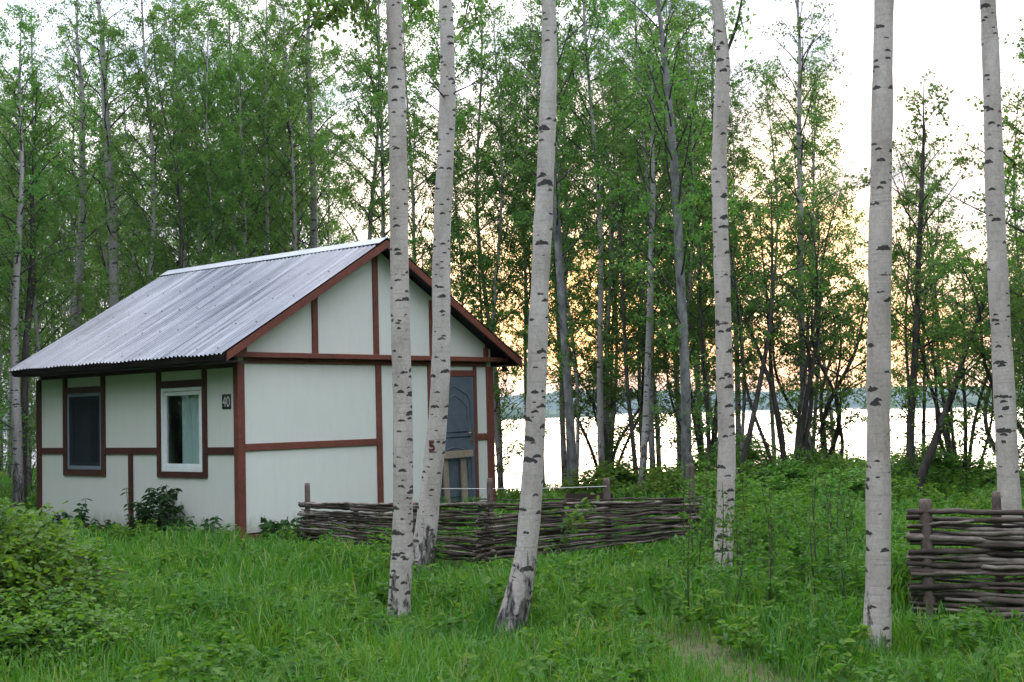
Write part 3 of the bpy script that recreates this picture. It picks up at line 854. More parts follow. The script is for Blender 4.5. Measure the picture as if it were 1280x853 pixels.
def wattle_section(root, A, B, hA, hB, zA0, zB0, n, posts_t, seed, ovA=0.12, ovB=0.12, r=(0.008, 0.019)):
    """rods woven between A and B (x,y); rod heights spread from z?0 up to h?"""
    rs = np.random.default_rng(seed)
    A = np.array(A, float); B = np.array(B, float)
    d = B - A; L_ = np.linalg.norm(d); t_ = d / L_; nrm = np.array([-t_[1], t_[0]])
    for k in range(n):
        f = (k + 0.5) / n + rs.normal(0, 0.10 / n)
        s0 = -rs.uniform(0.02, ovA) / L_ ; s1 = 1 + rs.uniform(0.02, ovB) / L_
        if rs.random() < 0.12: s0 = rs.uniform(0.05, 0.35)
        elif rs.random() < 0.12: s1 = rs.uniform(0.65, 0.95)
        m_ = 30
        s = np.linspace(s0, s1, m_)
        za = zA0 + (hA - zA0) * f; zb = zB0 + (hB - zB0) * f
        z = za + (zb - za) * s + rs.normal(0, 0.006) 
        ph = rs.uniform(0, 6)
        z = z + 0.011 * np.sin(s * rs.uniform(2, 6) + ph) + 0.008 * np.sin(s * rs.uniform(9, 24) + ph) + rs.normal(0, .0035, m_) - 0.02 * rs.random() * np.sin(np.clip(s, 0, 1) * PI)
        # weave: alternate sides at each post
        side = 1 if k % 2 else -1
        off = np.zeros(m_)
        tt = [-0.3] + list(posts_t) + [1.3]
        for j, pt in enumerate(posts_t):
            off += side * (1 if j % 2 else -1) * 0.042 * np.exp(-((s - pt) * L_ / 0.30) ** 2)
        off += rs.normal(0, 0.006) + 0.010 * np.sin(s * 11 + ph)
        xy = A[None] + d[None] * s[:, None] + nrm[None] * off[:, None]
        rr = rs.uniform(*r)
        if rs.random() < 0.5: R = rr * np.linspace(1.15, 0.6, m_)
        else: R = rr * np.linspace(0.6, 1.15, m_)
        R = R * (1 + 0.12 * np.sin(s * 40 + ph) * rs.random() + 0.25 * (rs.random(m_) > 0.9))
        base = gz(xy[:, 0], xy[:, 1]) * 0
        obj('rod', rod_mesh(np.stack([xy[:, 0], xy[:, 1], z + base], -1) - np.array(root.location)[None], R), root)

def post(root, x, y, top, rad, tilt=(0, 0), dark_top=False):
    b = MB()
    g = float(gz(x, y))
    rx_, ry_, _ = root.location
    pts = [(x - rx_ + tilt[0] * s, y - ry_ + tilt[1] * s, g - 0.25 + (top - g + 0.25) * s) for s in (0, .25, .5, .75, .96, 1)]
    b.tube(pts, [rad, rad * 1.03, rad, rad * .97, rad * .95, rad * .84], 10)
    o = b.build('post', m_post, root)
    return o

FA = (-2.72, 17.2); FB = (-0.33, 13.78); FC = (2.03, 15.35)
fence = tag(empty('wattle_fence', (-0.33, 13.78, 0.0)), 'low woven branch fence with a corner in front of the cabin door', 'fence')
wattle_section(fence, FA, FB, 0.46, 0.635, 0.0, 0.0, 37, (0.02, 0.34, 0.66, 0.985), 1, 0.10, 0.20)
wattle_section(fence, FB, FC, 0.645, 0.53, 0.02, 0.09, 37, (0.01, 0.36, 0.67, 0.97), 2, 0.12, 0.16)
pA = at(384, 604, 17.15); post(fence, pA[0], pA[1], pA[2], 0.036)
for s_, tp in ((0.34, 0.50), (0.66, 0.57)):
    post(fence, FA[0] + (FB[0] - FA[0]) * s_, FA[1] + (FB[1] - FA[1]) * s_, tp, 0.032)
p_ = at(612, 598, 13.85); post(fence, p_[0], 13.84, p_[2], 0.034)
post(fence, FB[0] + .84, FB[1] + .56, 0.60, 0.032)
p_ = at(758, 598, 14.85); POST2 = p_; post(fence, p_[0], p_[1], p_[2], 0.040)
p_ = at(864, 580, 15.32); post(fence, p_[0], p_[1], p_[2], 0.034)

F2A = (2.90, 9.86); F2B = (6.0, 8.95)
fence2 = tag(empty('wattle_fence', (F2A[0], F2A[1], 0.0)), 'second woven branch fence of thicker dark rods beside the thick white birch', 'fence')
wattle_section(fence2, F2A, F2B, 0.735, 0.74, -0.03, -0.02, 42, (0.055, 0.24, 0.5, 0.75, 0.97), 8, 0.06, 0.15, (0.011, 0.026))
p_ = at(1156, 624, 9.84); post(fence2, p_[0], p_[1] - .01, p_[2], 0.047)
p_ = at(1245, 615, 9.80); post(fence2, p_[0], p_[1], p_[2], 0.034)
for s_ in (0.5, 0.75, 0.97):
    post(fence2, F2A[0] + (F2B[0] - F2A[0]) * s_, F2A[1] + (F2B[1] - F2A[1]) * s_, 0.86, 0.04)

# brazier behind the fence
m_rust = m_simple('dark_rusty_steel', (0.022, 0.016, 0.014), (0.06, 0.035, 0.026), (6, 6, 6), 1.0, 0.75, 0.3)
bl = at(736, 623, 17.0)
brazier = tag(empty('brazier', (bl[0], 17.0, 0.0), 0.05), 'dark metal brazier box on thin legs behind the wattle fence', 'brazier')
b = MB(); hw = 0.29; zt_, zb_ = bl[2] + 0.055, bl[2] - 0.10
b.box((-hw, -.16, zb_), (hw, -.154, zt_)); b.box((-hw, .154, zb_), (hw, .16, zt_))
b.box((-hw, -.153, zb_), (-hw + .006, .153, zt_)); b.box((hw - .006, -.153, zb_), (hw, .153, zt_)); b.box((-hw + .007, -.153, zb_), (hw - .007, .153, zb_ + .006))
b.build('fire_box', m_rust, brazier)
for sx_ in (-hw + .03, hw - .03):
    for sy_ in (-.13, .13):
        b = MB(); b.tube([(sx_, sy_, zb_ + .003), (sx_ * 1.08, sy_ * 1.1, -0.2)], .011, 6); b.build('leg', m_rust, brazier)

# ------------------------------------------------------------------ trees
def leaf_quads(C, size, rs, hang=0.4, wid=0.72, up=None):
    """one folded rhombus per leaf at centres C; returns verts, quads"""
    n = len(C)
    a = rs.normal(0, 1, (n, 3)); a[:, 2] -= hang * 2.0
    a = norm(a)
    b = rs.normal(0, 1, (n, 3)); b = norm(np.cross(a, b))
    nrm = np.cross(a, b)
    s = size * rs.uniform(0.65, 1.25, (n, 1))
    V = np.stack([C - a * s * .5, C + b * s * wid * .5 + nrm * s * .08 - a * s * .06, C + a * s * .5, C - b * s * wid * .5 + nrm * s * .08 - a * s * .06], 1)
    return V.reshape(-1, 3), np.arange(n * 4).reshape(n, 4)

def resample(P, n):
    P = np.asarray(P, float)
    t = np.concatenate([[0], np.cumsum(np.linalg.norm(np.diff(P, axis=0), axis=1))])
    # smooth interpolation
    tt = np.linspace(0, t[-1], n)
    out = np.stack([np.interp(tt, t, P[:, k]) for k in range(3)], -1)
    for _ in range(2):
        out[1:-1] = (out[:-2] + 2 * out[1:-1] + out[2:]) / 4
    return out

def oval_leaves(C, A, s, rs, wid=0.34, fold=0.10, droop=0.10):
    """six point leaves, folded along the midrib: base C, direction A, length s (n,1)"""
    A = norm(A); B = norm(np.cross(A, np.array([[0.02, 0.01, 1.0]]))); N = np.cross(B, A)
    tw = rs.normal(0, .5, (len(C), 1)); B2 = B * np.cos(tw) + N * np.sin(tw); N2 = np.cross(B2, A)
    tip = C + A * s - N2 * s * droop
    V = np.stack([C, C + A * s * .30 + B2 * s * wid + N2 * s * fold, C + A * s * .68 + B2 * s * wid * .72 + N2 * s * fold * .7, tip,
                  C + A * s * .68 - B2 * s * wid * .72 + N2 * s * fold * .7, C + A * s * .30 - B2 * s * wid + N2 * s * fold], 1).reshape(-1, 3)
    i = np.arange(len(C))[:, None] * 6
    return V, np.concatenate([i + np.array([[0, 1, 2, 3]]), i + np.array([[0, 3, 4, 5]])])

def tree_parts(name, trunks, rs, cb=0.35, spread=1.6, nprim=36, twig_d=6.5, leaf_d=34, leaf=0.06, elev=48, droop=0.9,
               bark=None, leafm=None, limb_bark=None, top_shape=0.75, low_twigs=0, sides=10, hang=0.4, dead=0):
    """trunks: list of (points(n,3) local, radii(n)); returns (trunk mesh, crown mesh)"""
    Vt, Qt, off = [], [], 0
    Vb, Qb, offb = [], [], 0
    leafC = []
    for tp, tr in trunks:
        V, Q = tubes_np(tp[None], tr[None], sides, off)
        Vt.append(V); Qt.append(Q); off += len(V)
        H = tp[-1, 2] - tp[0, 2]
        ti = np.linspace(0, 1, len(tp))
        prim = []
        az = rs.uniform(0, 2 * PI)
        for i in range(nprim + low_twigs):
            low = i >= nprim
            t = cb + (0.985 - cb) * ((i + rs.random()) / nprim) ** 0.9 if not low else rs.uniform(0.12, cb)
            st = np.array([np.interp(t, ti, tp[:, k]) for k in range(3)])
            r0 = np.interp(t, ti, tr)
            s = (t - cb) / (1 - cb) if not low else 0.0
            az += 2.4 + rs.normal(0, .35)
            ln = spread * (0.62 + 0.95 * min(s, .35)) * (1 - max(s, 0)) ** top_shape * rs.uniform(.7, 1.2) + 0.28
            if low: ln = rs.uniform(.35, .9)
            el = math.radians(elev + rs.normal(0, 9) + 14 * s)
            m_ = 7
            dirn = np.array([math.cos(az) * math.cos(el), math.sin(az) * math.cos(el), math.sin(el)])
            pts = [st]
            for j in range(m_ - 1):
                dirn = dirn + np.array([rs.normal(0, .10), rs.normal(0, .10), rs.normal(0, .07) - droop * 0.16 * (j / m_)])
                dirn /= np.linalg.norm(dirn)
                pts.append(pts[-1] + dirn * ln / (m_ - 1))
            pts = np.array(pts)
            prim.append((pts, min(r0 * .5, 0.006 + ln * .008), ln, az, low))
        PP = np.array([p[0] for p in prim]); R0 = np.array([p[1] for p in prim])
        RR = R0[:, None] * np.linspace(1, .22, PP.shape[1])[None]
        V, Q = tubes_np(PP, RR, 4, off); Vt.append(V); Qt.append(Q); off += len(V)
        tw = []
        for pts, r0, ln, az, low in prim:
            nt_ = int(3 + ln * twig_d); pd = rs.choice([.25, .7, 1.1, 1.7])
            for q in range(nt_):
                u = rs.uniform(.18, 1.0) if ln > .6 else rs.uniform(0, 1)
                x = u * (len(pts) - 1); k = min(int(x), len(pts) - 2)
                st = pts[k] + (pts[k + 1] - pts[k]) * (x - k)
                a2 = az + rs.normal(0, .95)
                l2 = (0.22 + .30 * ln * rs.random()) * rs.uniform(.6, 1.25)
                e2 = math.radians(rs.normal(18, 24))
                dd = np.array([math.cos(a2) * math.cos(e2), math.sin(a2) * math.cos(e2), math.sin(e2)])
                P_ = [st]
                for j in range(3):
                    dd = dd + np.array([rs.normal(0, .15), rs.normal(0, .15), -droop * rs.uniform(.2, .55)])
                    dd /= np.linalg.norm(dd)
                    P_.append(P_[-1] + dd * l2 / 3)
                tw.append((np.array(P_), l2, pd * rs.uniform(.3, 1.8)))
        TP = np.array([t_[0] for t_ in tw])
        TR = np.full(TP.shape[:2], 0.0035) * np.linspace(1.2, .5, 4)[None]
        V, Q = tubes_np(TP, TR, 3, off); Vt.append(V); Qt.append(Q); off += len(V)
        for P_, l2, dn in tw:
            nl = rs.poisson(leaf_d * l2 * dn)
            if nl == 0: continue
            x = rs.uniform(0.05, 3.0, nl); k = np.minimum(x.astype(int), 2)
            c = P_[k] + (P_[k + 1] - P_[k]) * (x - k)[:, None]
            leafC.append(c + rs.normal(0, .022 + leaf * .30, (nl, 3)))
        if dead:
            dp = []
            for _ in range(dead):
                t = rs.uniform(.12, cb); st = np.array([np.interp(t, ti, tp[:, k]) for k in range(3)])
                a2 = rs.uniform(0, 2 * PI); l2 = rs.uniform(.15, .6)
                e = rs.uniform(-.3, .7)
                dv = np.array([math.cos(a2) * math.cos(e), math.sin(a2) * math.cos(e), math.sin(e)])
                P_ = np.array([st + dv * l2 * f + rs.normal(0, .015, 3) * f + np.array([0, 0, .08 * l2 * f * f]) for f in np.linspace(0, 1, 4)])
                dp.append(P_)
            dp = np.array(dp)
            V, Q = tubes_np(dp, np.full(dp.shape[:2], .007) * np.linspace(1.3, .4, 4)[None], 4, off); Vt.append(V); Qt.append(Q); off += len(V)
    tm = mesh_np(name + '_trunk', np.concatenate(Vt), Qt, bark, True)
    if limb_bark is not None:
        tm.materials.append(limb_bark)
        nmain = sum(len(q) for q in Qt[:1])
        mi = np.zeros(len(tm.polygons), dtype=np.int32); 
        # main stems keep the bark, limbs and twigs take the darker one
        k0 = 0; per = 0
        for q in Qt:
            big = len(q) == (len(trunks[0][0]) - 1) * sides
            if not big: mi[k0:k0 + len(q)] = 1
            k0 += len(q)
        tm.polygons.foreach_set('material_index', mi)
    LC = np.concatenate(leafC)
    V, Q = leaf_quads(LC, leaf, rs, hang)
    cm = mesh_np(name + '_crown', V, [Q], leafm, False)
    return tm, cm

def stem(H, r0, rs, wob=0.12, lean=(0, 0), n=22, flare=.35, bow=0.0):
    z = np.linspace(-0.25, H, n)
    t = np.clip(z / H, 0, 1)
    ph = rs.uniform(0, 6, 4)
    x = lean[0] * t * H + wob * (np.sin(t * 4 + ph[0]) - math.sin(ph[0])) + wob * .4 * (np.sin(t * 11 + ph[1]) - math.sin(ph[1])) + bow * (t * t - t)
    y = lean[1] * t * H + wob * (np.sin(t * 4.4 + ph[2]) - math.sin(ph[2])) + wob * .4 * (np.sin(t * 10 + ph[3]) - math.sin(ph[3]))
    r = r0 * ((1 - t) ** .85 * .93 + .07) * (1 + flare * np.exp(-np.clip(z, 0, None) / .16))
    return np.stack([x, y, z], -1), r

def make_tree(name, tm, cm, loc, rz=0.0, sc=1.0, label=None, cat='tree', group=None, tilt=None):
    root = empty(name, loc, rz)
    if tilt: root.rotation_euler = (tilt[0], tilt[1], rz)
    root.scale = (sc, sc, sc)
    obj('trunk', tm, root); obj('crown', cm, root)
    tag(root, label, cat, group)
    return root

# --- six foreground birches, trunk line followed from foot to the top of the frame
def fg_birch(label, depth, pix, widths, H, bark, seed, dead=6, extra=None, cb=0.50, leaf_d=13, nprim=24, drift=0.0, foot=None):
    """pix: photo points from foot up; widths: matching trunk widths in photo pixels"""
    rs = np.random.default_rng(seed)
    P_ = np.array([at(x, y, depth) for x, y in pix])
    W_ = np.array(widths, float) * 0.955 * depth / F_PX / 2
    # foot goes down into the ground, the top carries on upwards beyond the frame
    g = float(gz(P_[0, 0], P_[0, 1]))
    down = P_[0] + (P_[0] - P_[1]) / abs(P_[0, 2] - P_[1, 2]) * (P_[0, 2] - g + .25)
    d = P_[-1] - P_[-3]; d = d / d[2]
    tops, tw_ = [], []
    z = P_[-1, 2]; c = P_[-1].copy(); r = W_[-1]
    k = 0
    while z < H - .01:
        st_ = min(.6, H - z); z += st_; k += 1
        c = c + np.array([d[0] * .9 ** k + rs.normal(0, .05), d[1] + rs.normal(0, .05), 1]) * st_
        tops.append(c.copy()); tw_.append(r * max(.08, (H - z) / (H - P_[-1, 2])) ** .9)
    PA = np.concatenate([[down], P_, np.array(tops)])
    RA = np.concatenate([[W_[0] * 1.25], W_, tw_])
    # dense resample
    t = np.concatenate([[0], np.cumsum(np.linalg.norm(np.diff(PA, axis=0), axis=1))])
    n = 90
    tt = np.linspace(0, t[-1], n)
    PR = np.stack([np.interp(tt, t, PA[:, k]) for k in range(3)], -1); RR = np.interp(tt, t, RA)
    for _ in range(3):
        PR[1:-1] = (PR[:-2] + 2 * PR[1:-1] + PR[2:]) / 4; RR[1:-1] = (RR[:-2] + 2 * RR[1:-1] + RR[2:]) / 4
    RR = RR * (1 + .03 * np.sin(tt * 7 + seed) + .025 * np.sin(tt * 17 + 2 * seed) + .022 * np.sin(tt * 31 + 3 * seed))
    base = np.array([PA[1, 0], PA[1, 1], g])
    PR[:, 1] += drift * (tt / t[-1])
    tm, cm = tree_parts('birch', [(PR - base, RR)], rs, cb=cb, spread=2.1, nprim=nprim, twig_d=6.0, leaf_d=leaf_d, leaf=.055, elev=42, droop=1.25,
                        bark=bark, leafm=MAT['leaf_birch'], limb_bark=MAT['twig'], sides=20, dead=dead)
    return make_tree('birch_tree', tm, cm, tuple(base), label=label, cat='birch tree', group='big birches in front of the cabin')

fg_birch('white birch crossing the front gable just right of the ridge tip', 10.9,
         [(499, 757), (500, 735), (503, 690), (504, 640), (504, 560), (503, 480), (500, 400), (499, 300), (498, 200), (496, 120), (494, 60), (492, 0)],
         [31, 28, 27, 26.5, 26, 25.5, 25, 24.5, 24, 23, 22, 20], 14.0, MAT['birch_b'], 21, dead=0)
t2 = fg_birch('curved white birch with a small red numeral, crossing the cabin door', 13.9,
         [(526, 706), (529, 690), (534, 660), (537, 620), (543, 570), (548, 520), (551, 470), (552, 400), (551, 330), (554, 250), (558, 180), (560, 100), (559, 50), (557, 0)],
         [34, 31, 29, 27, 26, 25, 24.5, 24, 23.5, 23, 22, 21, 19, 17], 14.5, MAT['birch_foot'], 22, dead=0)
fg_birch('leaning white birch with a dark rough foot in front of the fence', 9.75,
         [(638, 784), (645, 760), (652, 735), (657, 705), (661, 660), (665, 610), (668, 560), (671, 480), (673, 400), (676, 330), (681, 240), (684, 160), (687, 80), (687, 40), (685, 0)],
         [40, 35, 32, 30, 28.5, 28, 27, 26, 25, 24.5, 23.5, 22.5, 21, 20, 18], 13.5, MAT['birch_foot'], 23, dead=0)
fg_birch('slender white birch with a kinked top right of the fence end', 12.6,
         [(903, 718), (904, 690), (906, 650), (908, 600), (909, 550), (906, 480), (904, 400), (902, 320), (899, 240), (899, 180), (902, 130), (905, 85), (903, 50), (898, 20), (895, 0)],
         [26, 24.5, 24, 23.5, 23, 22, 21.5, 21, 20.5, 20, 20, 19.5, 16, 15, 15], 12.5, MAT['birch_b'], 24, dead=0)
fg_birch('thick straight white birch standing left of the second fence', 8.7,
         [(1096, 806), (1097, 780), (1098, 700), (1098, 600), (1098, 500), (1099, 400), (1100, 300), (1102, 200), (1103, 100), (1104, 50), (1105, 0)],
         [36, 34, 32, 31, 30.5, 30, 29.5, 28, 26.5, 25.5, 25], 14.0, MAT['birch_c'], 25, dead=0)
fg_birch('white birch rising behind the second fence at the right edge', 10.9,
         [(1264, 720), (1263, 640), (1259, 580), (1256, 500), (1252, 430), (1248, 360), (1245, 290), (1243, 220), (1241, 150), (1239, 80), (1237, 40), (1235, 0)],
         [31, 29, 28, 27, 26, 25.5, 25, 24, 23, 22, 21.5, 21], 13.5, MAT['birch'], 26, dead=0)

def limb(tree, pix, depths, r0, leaves, label=None, seed=0, leaf=.052, side=5):
    """one limb of a birch, with side twigs and (if leaves) hanging leaves"""
    rs = np.random.default_rng(seed)
    P_ = np.array([at(x, y, d) for (x, y), d in zip(pix, depths)]) - np.array(tree.location)
    P_ = resample(P_, 14)
    V, Q = tubes_np(P_[None], np.linspace(r0, r0 * .25, 14)[None], 6)
    Vs_, Qs_ = [V], [Q]; off = len(V); LC = []
    for k in range(side):
        i = rs.integers(3, 13); d_ = P_[min(i + 1, 13)] - P_[i - 1]; d_ = d_ / np.linalg.norm(d_)
        e = norm(d_ * .7 + rs.normal(0, .6, 3)) * rs.uniform(.15, .5)
        T_ = np.stack([P_[i], P_[i] + e * .35, P_[i] + e * .7 - np.array([0, 0, .05]), P_[i] + e - np.array([0, 0, .18 * leaves])])
        V, Q = tubes_np(T_[None], np.array([[.006, .005, .004, .002]]), 4, off); Vs_.append(V); Qs_.append(Q); off += len(V)
        LC.append(T_)
    o = obj('branch', mesh_np('branch', np.concatenate(Vs_), Qs_, MAT['twig'], True), tree)
    if leaves:
        C = []
        for T_ in LC + [P_[4:8], P_[8:12], P_[10:14]]:
            n = int(34 * leaves); x = rs.uniform(0, 3, n); k = np.minimum(x.astype(int), 2)
            C.append(T_[k] + (T_[k + 1] - T_[k]) * (x - k)[:, None] + rs.normal(0, .045, (n, 3)))
        C = np.concatenate(C); A = rs.normal(0, 1, C.shape); A[:, 2] -= .9
        V, Q = oval_leaves(C, A, leaf * rs.uniform(.6, 1.2, (len(C), 1)), rs, .36)
        obj('leaves', mesh_np('leaves', V, [Q], MAT['leaf_birch'], False), o)
FG = [o for o in scene.objects if o.name.startswith('birch_tree') and o.get('group') == 'big birches in front of the cabin']
t1_, t4_, t6_ = FG[0], FG[3], FG[5]
limb(t1_, [(492, -60), (470, -30), (440, 0), (410, 20), (385, 34)], [10.9, 10.8, 10.6, 10.4, 10.3], .016, 1.0, seed=1, side=12)
limb(t1_, [(492, -70), (462, -60), (430, -30), (400, -6), (378, 10)], [10.9, 11, 11.2, 11.3, 11.4], .014, 1.0, seed=2, side=12)
limb(t1_, [(494, -60), (505, -40), (520, -10), (530, 20)], [10.9, 11.1, 11.4, 11.6], .012, .8, seed=3, side=8)
limb(t2, [(559, -60), (575, -45), (590, -10), (598, 30)], [13.9, 14, 14.2, 14.3], .012, .6, seed=4, side=8)
limb(t2, [(556, 122), (550, 116), (542, 106), (533, 99)], [13.85, 13.7, 13.6, 13.5], .013, 0, seed=5, side=1)
limb(t2, [(566, 117), (576, 112), (588, 107), (602, 97)], [13.9, 13.8, 13.8, 13.7], .011, 0, seed=6, side=2)
limb(t4_, [(905, 74), (914, 52), (922, 28), (927, 0), (934, -30)], [12.6, 12.6, 12.5, 12.5, 12.5], .020, .5, seed=7, side=5)
limb(t6_, [(1240, 175), (1258, 195), (1275, 210), (1300, 215)], [10.9, 11, 11.2, 11.3], .010, .5, seed=8, side=5)

# red painted numeral on the curved birch: raised paint strokes following the bark, a child of its tree
m_red = m_flat('faded_red_paint', (0.10, 0.020, 0.022), 0.6)
fc = bpy.data.curves.new('digit', 'FONT'); fc.body = '5'; fc.size = .16; fc.extrude = .012; fc.offset = .004; fc.align_x = 'CENTER'; fc.align_y = 'CENTER'
tmp = bpy.data.objects.new('digit_tmp', fc); COL.objects.link(tmp); bpy.context.view_layer.update()
dm = bpy.data.meshes.new_from_object(tmp.evaluated_get(bpy.context.evaluated_depsgraph_get())); bpy.data.objects.remove(tmp)
dm.materials.clear(); dm.materials.append(m_red)
q = at(540.5, 558, 13.9)
c0 = at(543.8, 558, 13.9); rad_ = 25.8 * 13.9 / F_PX / 2
co = np.zeros(len(dm.vertices) * 3, dtype=np.float32); dm.vertices.foreach_get('co', co); co = co.reshape(-1, 3)
co[:, 0] -= (co[:, 0].max() + co[:, 0].min()) / 2
co[:, 0] *= 0.062 / (co[:, 0].max() - co[:, 0].min()); co[:, 1] *= 0.115 / (co[:, 1].max() - co[:, 1].min())
ang = (co[:, 0] + (q[0] - c0[0])) / rad_
rr_ = rad_ * 1.02 + np.where(co[:, 2] > 0, .006, -.012)
new = np.stack([c0[0] + rr_ * np.sin(ang) + co[:, 1] * -.06, c0[1] - rr_ * np.cos(ang), c0[2] + co[:, 1]], -1) - np.array(t2.location)[None]
dm.vertices.foreach_set('co', new.astype(np.float32).ravel()); dm.update()
obj('painted_numeral', dm, t2)

# cord from the curved birch to the fence post
ca = at(545, 611, 13.95); cb_ = np.array([POST2[0], POST2[1] - .045, at(752, 608, POST2[1])[2]])
ss = np.linspace(0, 1, 14)
cp = ca[None] + (cb_ - ca)[None] * ss[:, None]; cp[:, 2] -= .012 * np.sin(ss * PI)
V, Q = tubes_np(cp[None], np.full((1, 14), .0045), 5)
m_cord = m_flat('pale_cord', (0.5, 0.5, 0.48), 0.7)
tag(obj('cord', mesh_np('cord', V, [Q], m_cord, True)), 'thin pale cord stretched from the curved birch to a fence post', 'cord')

# --- woodland trees: a few variants, each copy a tree of its own
def variant(name, seed, H, r0, **kw):
    rs = np.random.default_rng(seed)
    wob = kw.pop('wob', .14); multi = kw.pop('multi', 1)
    trunks = []
    for k in range(multi):
        if multi == 1: trunks.append(stem(H, r0, rs, wob))
        else:
            a = k * 2 * PI / multi + rs.uniform(-.4, .4); ln = rs.uniform(.08, .32)
            p, r = stem(H * rs.uniform(.7, 1.0), r0 * rs.uniform(.6, 1), rs, wob, (math.cos(a) * ln, math.sin(a) * ln), flare=.15)
            p[:, 0] += .10 * math.cos(a); p[:, 1] += .10 * math.sin(a)
            trunks.append((p, r))
    return tree_parts(name, trunks, rs, **kw)

BV = [variant('birch_a', 101, 11.5, .062, cb=.30, top_shape=.55, spread=1.85, nprim=46, leaf_d=72, leaf=.050, droop=1.1, bark=MAT['birch_far'], limb_bark=MAT['bark'], leafm=MAT['leaf_birch'], low_twigs=6, dead=10, sides=8),
      variant('birch_b', 102, 12.5, .070, cb=.36, top_shape=.55, spread=2.0, nprim=48, leaf_d=68, leaf=.050, droop=1.3, bark=MAT['birch_far'], limb_bark=MAT['bark'], leafm=MAT['leaf_birch'], low_twigs=4, dead=12, sides=8),
      variant('birch_c', 103, 10.5, .052, cb=.26, top_shape=.55, spread=1.65, nprim=46, leaf_d=75, leaf=.050, droop=.9, bark=MAT['birch_far'], limb_bark=MAT['bark'], leafm=MAT['leaf_birch'], low_twigs=6, dead=8, sides=8),
      variant('birch_d', 104, 13.0, .072, cb=.42, top_shape=.5, spread=2.1, nprim=46, leaf_d=61, leaf=.050, droop=1.2, bark=MAT['birch_far'], limb_bark=MAT['bark'], leafm=MAT['leaf_birch'], low_twigs=3, dead=12, sides=8)]
AV = [variant('alder_a', 111, 9.5, .055, cb=.34, spread=1.5, nprim=36, leaf_d=46, leaf=.056, droop=.55, elev=38, bark=MAT['bark'], leafm=MAT['leaf_alder'], low_twigs=5, dead=10, sides=8, wob=.2),
      variant('alder_b', 112, 10.5, .062, cb=.38, spread=1.6, nprim=38, leaf_d=46, leaf=.056, droop=.6, elev=42, bark=MAT['bark'], leafm=MAT['leaf_alder'], low_twigs=5, dead=10, sides=8, wob=.24),
      variant('alder_c', 113, 7.0, .05, cb=.28, spread=1.2, nprim=30, leaf_d=45, leaf=.056, droop=.5, elev=40, bark=MAT['bark'], leafm=MAT['leaf_alder'], low_twigs=5, dead=8, sides=7, wob=.2)]
WV = [variant('willow_a', 121, 5.2, .055, multi=6, cb=.42, spread=1.0, nprim=16, leaf_d=38, leaf=.05, droop=.6, elev=40, bark=MAT['bark'], leafm=MAT['leaf_alder'], low_twigs=2, dead=5, sides=7, wob=.16),
      variant('willow_b', 122, 4.4, .05, multi=5, cb=.36, spread=1.0, nprim=15, leaf_d=38, leaf=.05, droop=.5, elev=36, bark=MAT['bark'], leafm=MAT['leaf_alder'], low_twigs=2, dead=5, sides=7, wob=.2)]
UV_ = [variant('sapling_a', 131, 4.4, .03, cb=.12, spread=1.05, nprim=30, leaf_d=43, leaf=.047, droop=.8, elev=40, bark=MAT['birch_far'], limb_bark=MAT['bark'], leafm=MAT['leaf_birch'], sides=6),
       variant('sapling_b', 132, 3.4, .026, cb=.10, spread=.95, nprim=26, leaf_d=43, leaf=.047, droop=.7, elev=42, bark=MAT['bark'], leafm=MAT['leaf_alder'], sides=6)]

NAMED = []
def stand(vset, k, px, depth, label, cat='birch tree', sc=1.0, rz=None, group=None, tilt=None, name=None):
    p = at(px, 600, depth)
    x, y = float(p[0]), float(depth)
    tm, cm = vset[k]
    NAMED.append((x, y))
    return make_tree(name or ('birch_tree' if vset is BV else 'alder_tree' if vset is AV else 'willow_tree' if vset is WV else 'young_tree'),
                     tm, cm, (x, y, float(gz(x, y))), RNG.uniform(0, 6) if rz is None else rz, sc, label, cat, group, tilt)

def path_tree(label, depth, pix, widths, H, seed, bark, limb=None, leafm='leaf_birch', name='birch_tree', cat='birch tree', **kw):
    """a single woodland tree whose trunk line is followed in the photo"""
    rs = np.random.default_rng(seed)
    P_ = np.array([at(x, y, depth) for x, y in pix])
    P_[:, 1] += rs.normal(0, .05, len(P_))
    W_ = np.array(widths, float) * depth / F_PX / 2
    g = float(gz(P_[0, 0], P_[0, 1]))
    base = np.array([P_[0, 0], P_[0, 1], g])
    down = base - np.array([0, 0, .25])
    d = (P_[-1] - P_[-2]); d = d / d[2]
    pts = [down] + [p for p in P_ if p[2] > g + .1]; rad = [W_[0] * 1.3] + [w for p, w in zip(P_, W_) if p[2] > g + .1]
    c = pts[-1].copy(); r = rad[-1]; z0 = c[2]
    while c[2] < H - .05:
        s_ = min(.7, H - c[2]); c = c + np.array([d[0] * .8 + rs.normal(0, .06), rs.normal(0, .06), 1]) * s_
        pts.append(c.copy()); rad.append(max(.006, r * ((H - c[2]) / (H - z0)) ** .9))
    pts = np.array(pts); rad = np.array(rad)
    t = np.concatenate([[0], np.cumsum(np.linalg.norm(np.diff(pts, axis=0), axis=1))]); tt = np.linspace(0, t[-1], 40)
    PR = np.stack([np.interp(tt, t, pts[:, k]) for k in range(3)], -1); RR = np.interp(tt, t, rad)
    PR[1:-1] = (PR[:-2] + 2 * PR[1:-1] + PR[2:]) / 4
    tm, cm = tree_parts('tree', [(PR - base, RR)], rs, bark=MAT[bark], limb_bark=MAT[limb] if limb else None, leafm=MAT[leafm], sides=9, **kw)
    NAMED.append((base[0], base[1]))
    return make_tree(name, tm, cm, tuple(base), label=label, cat=cat)

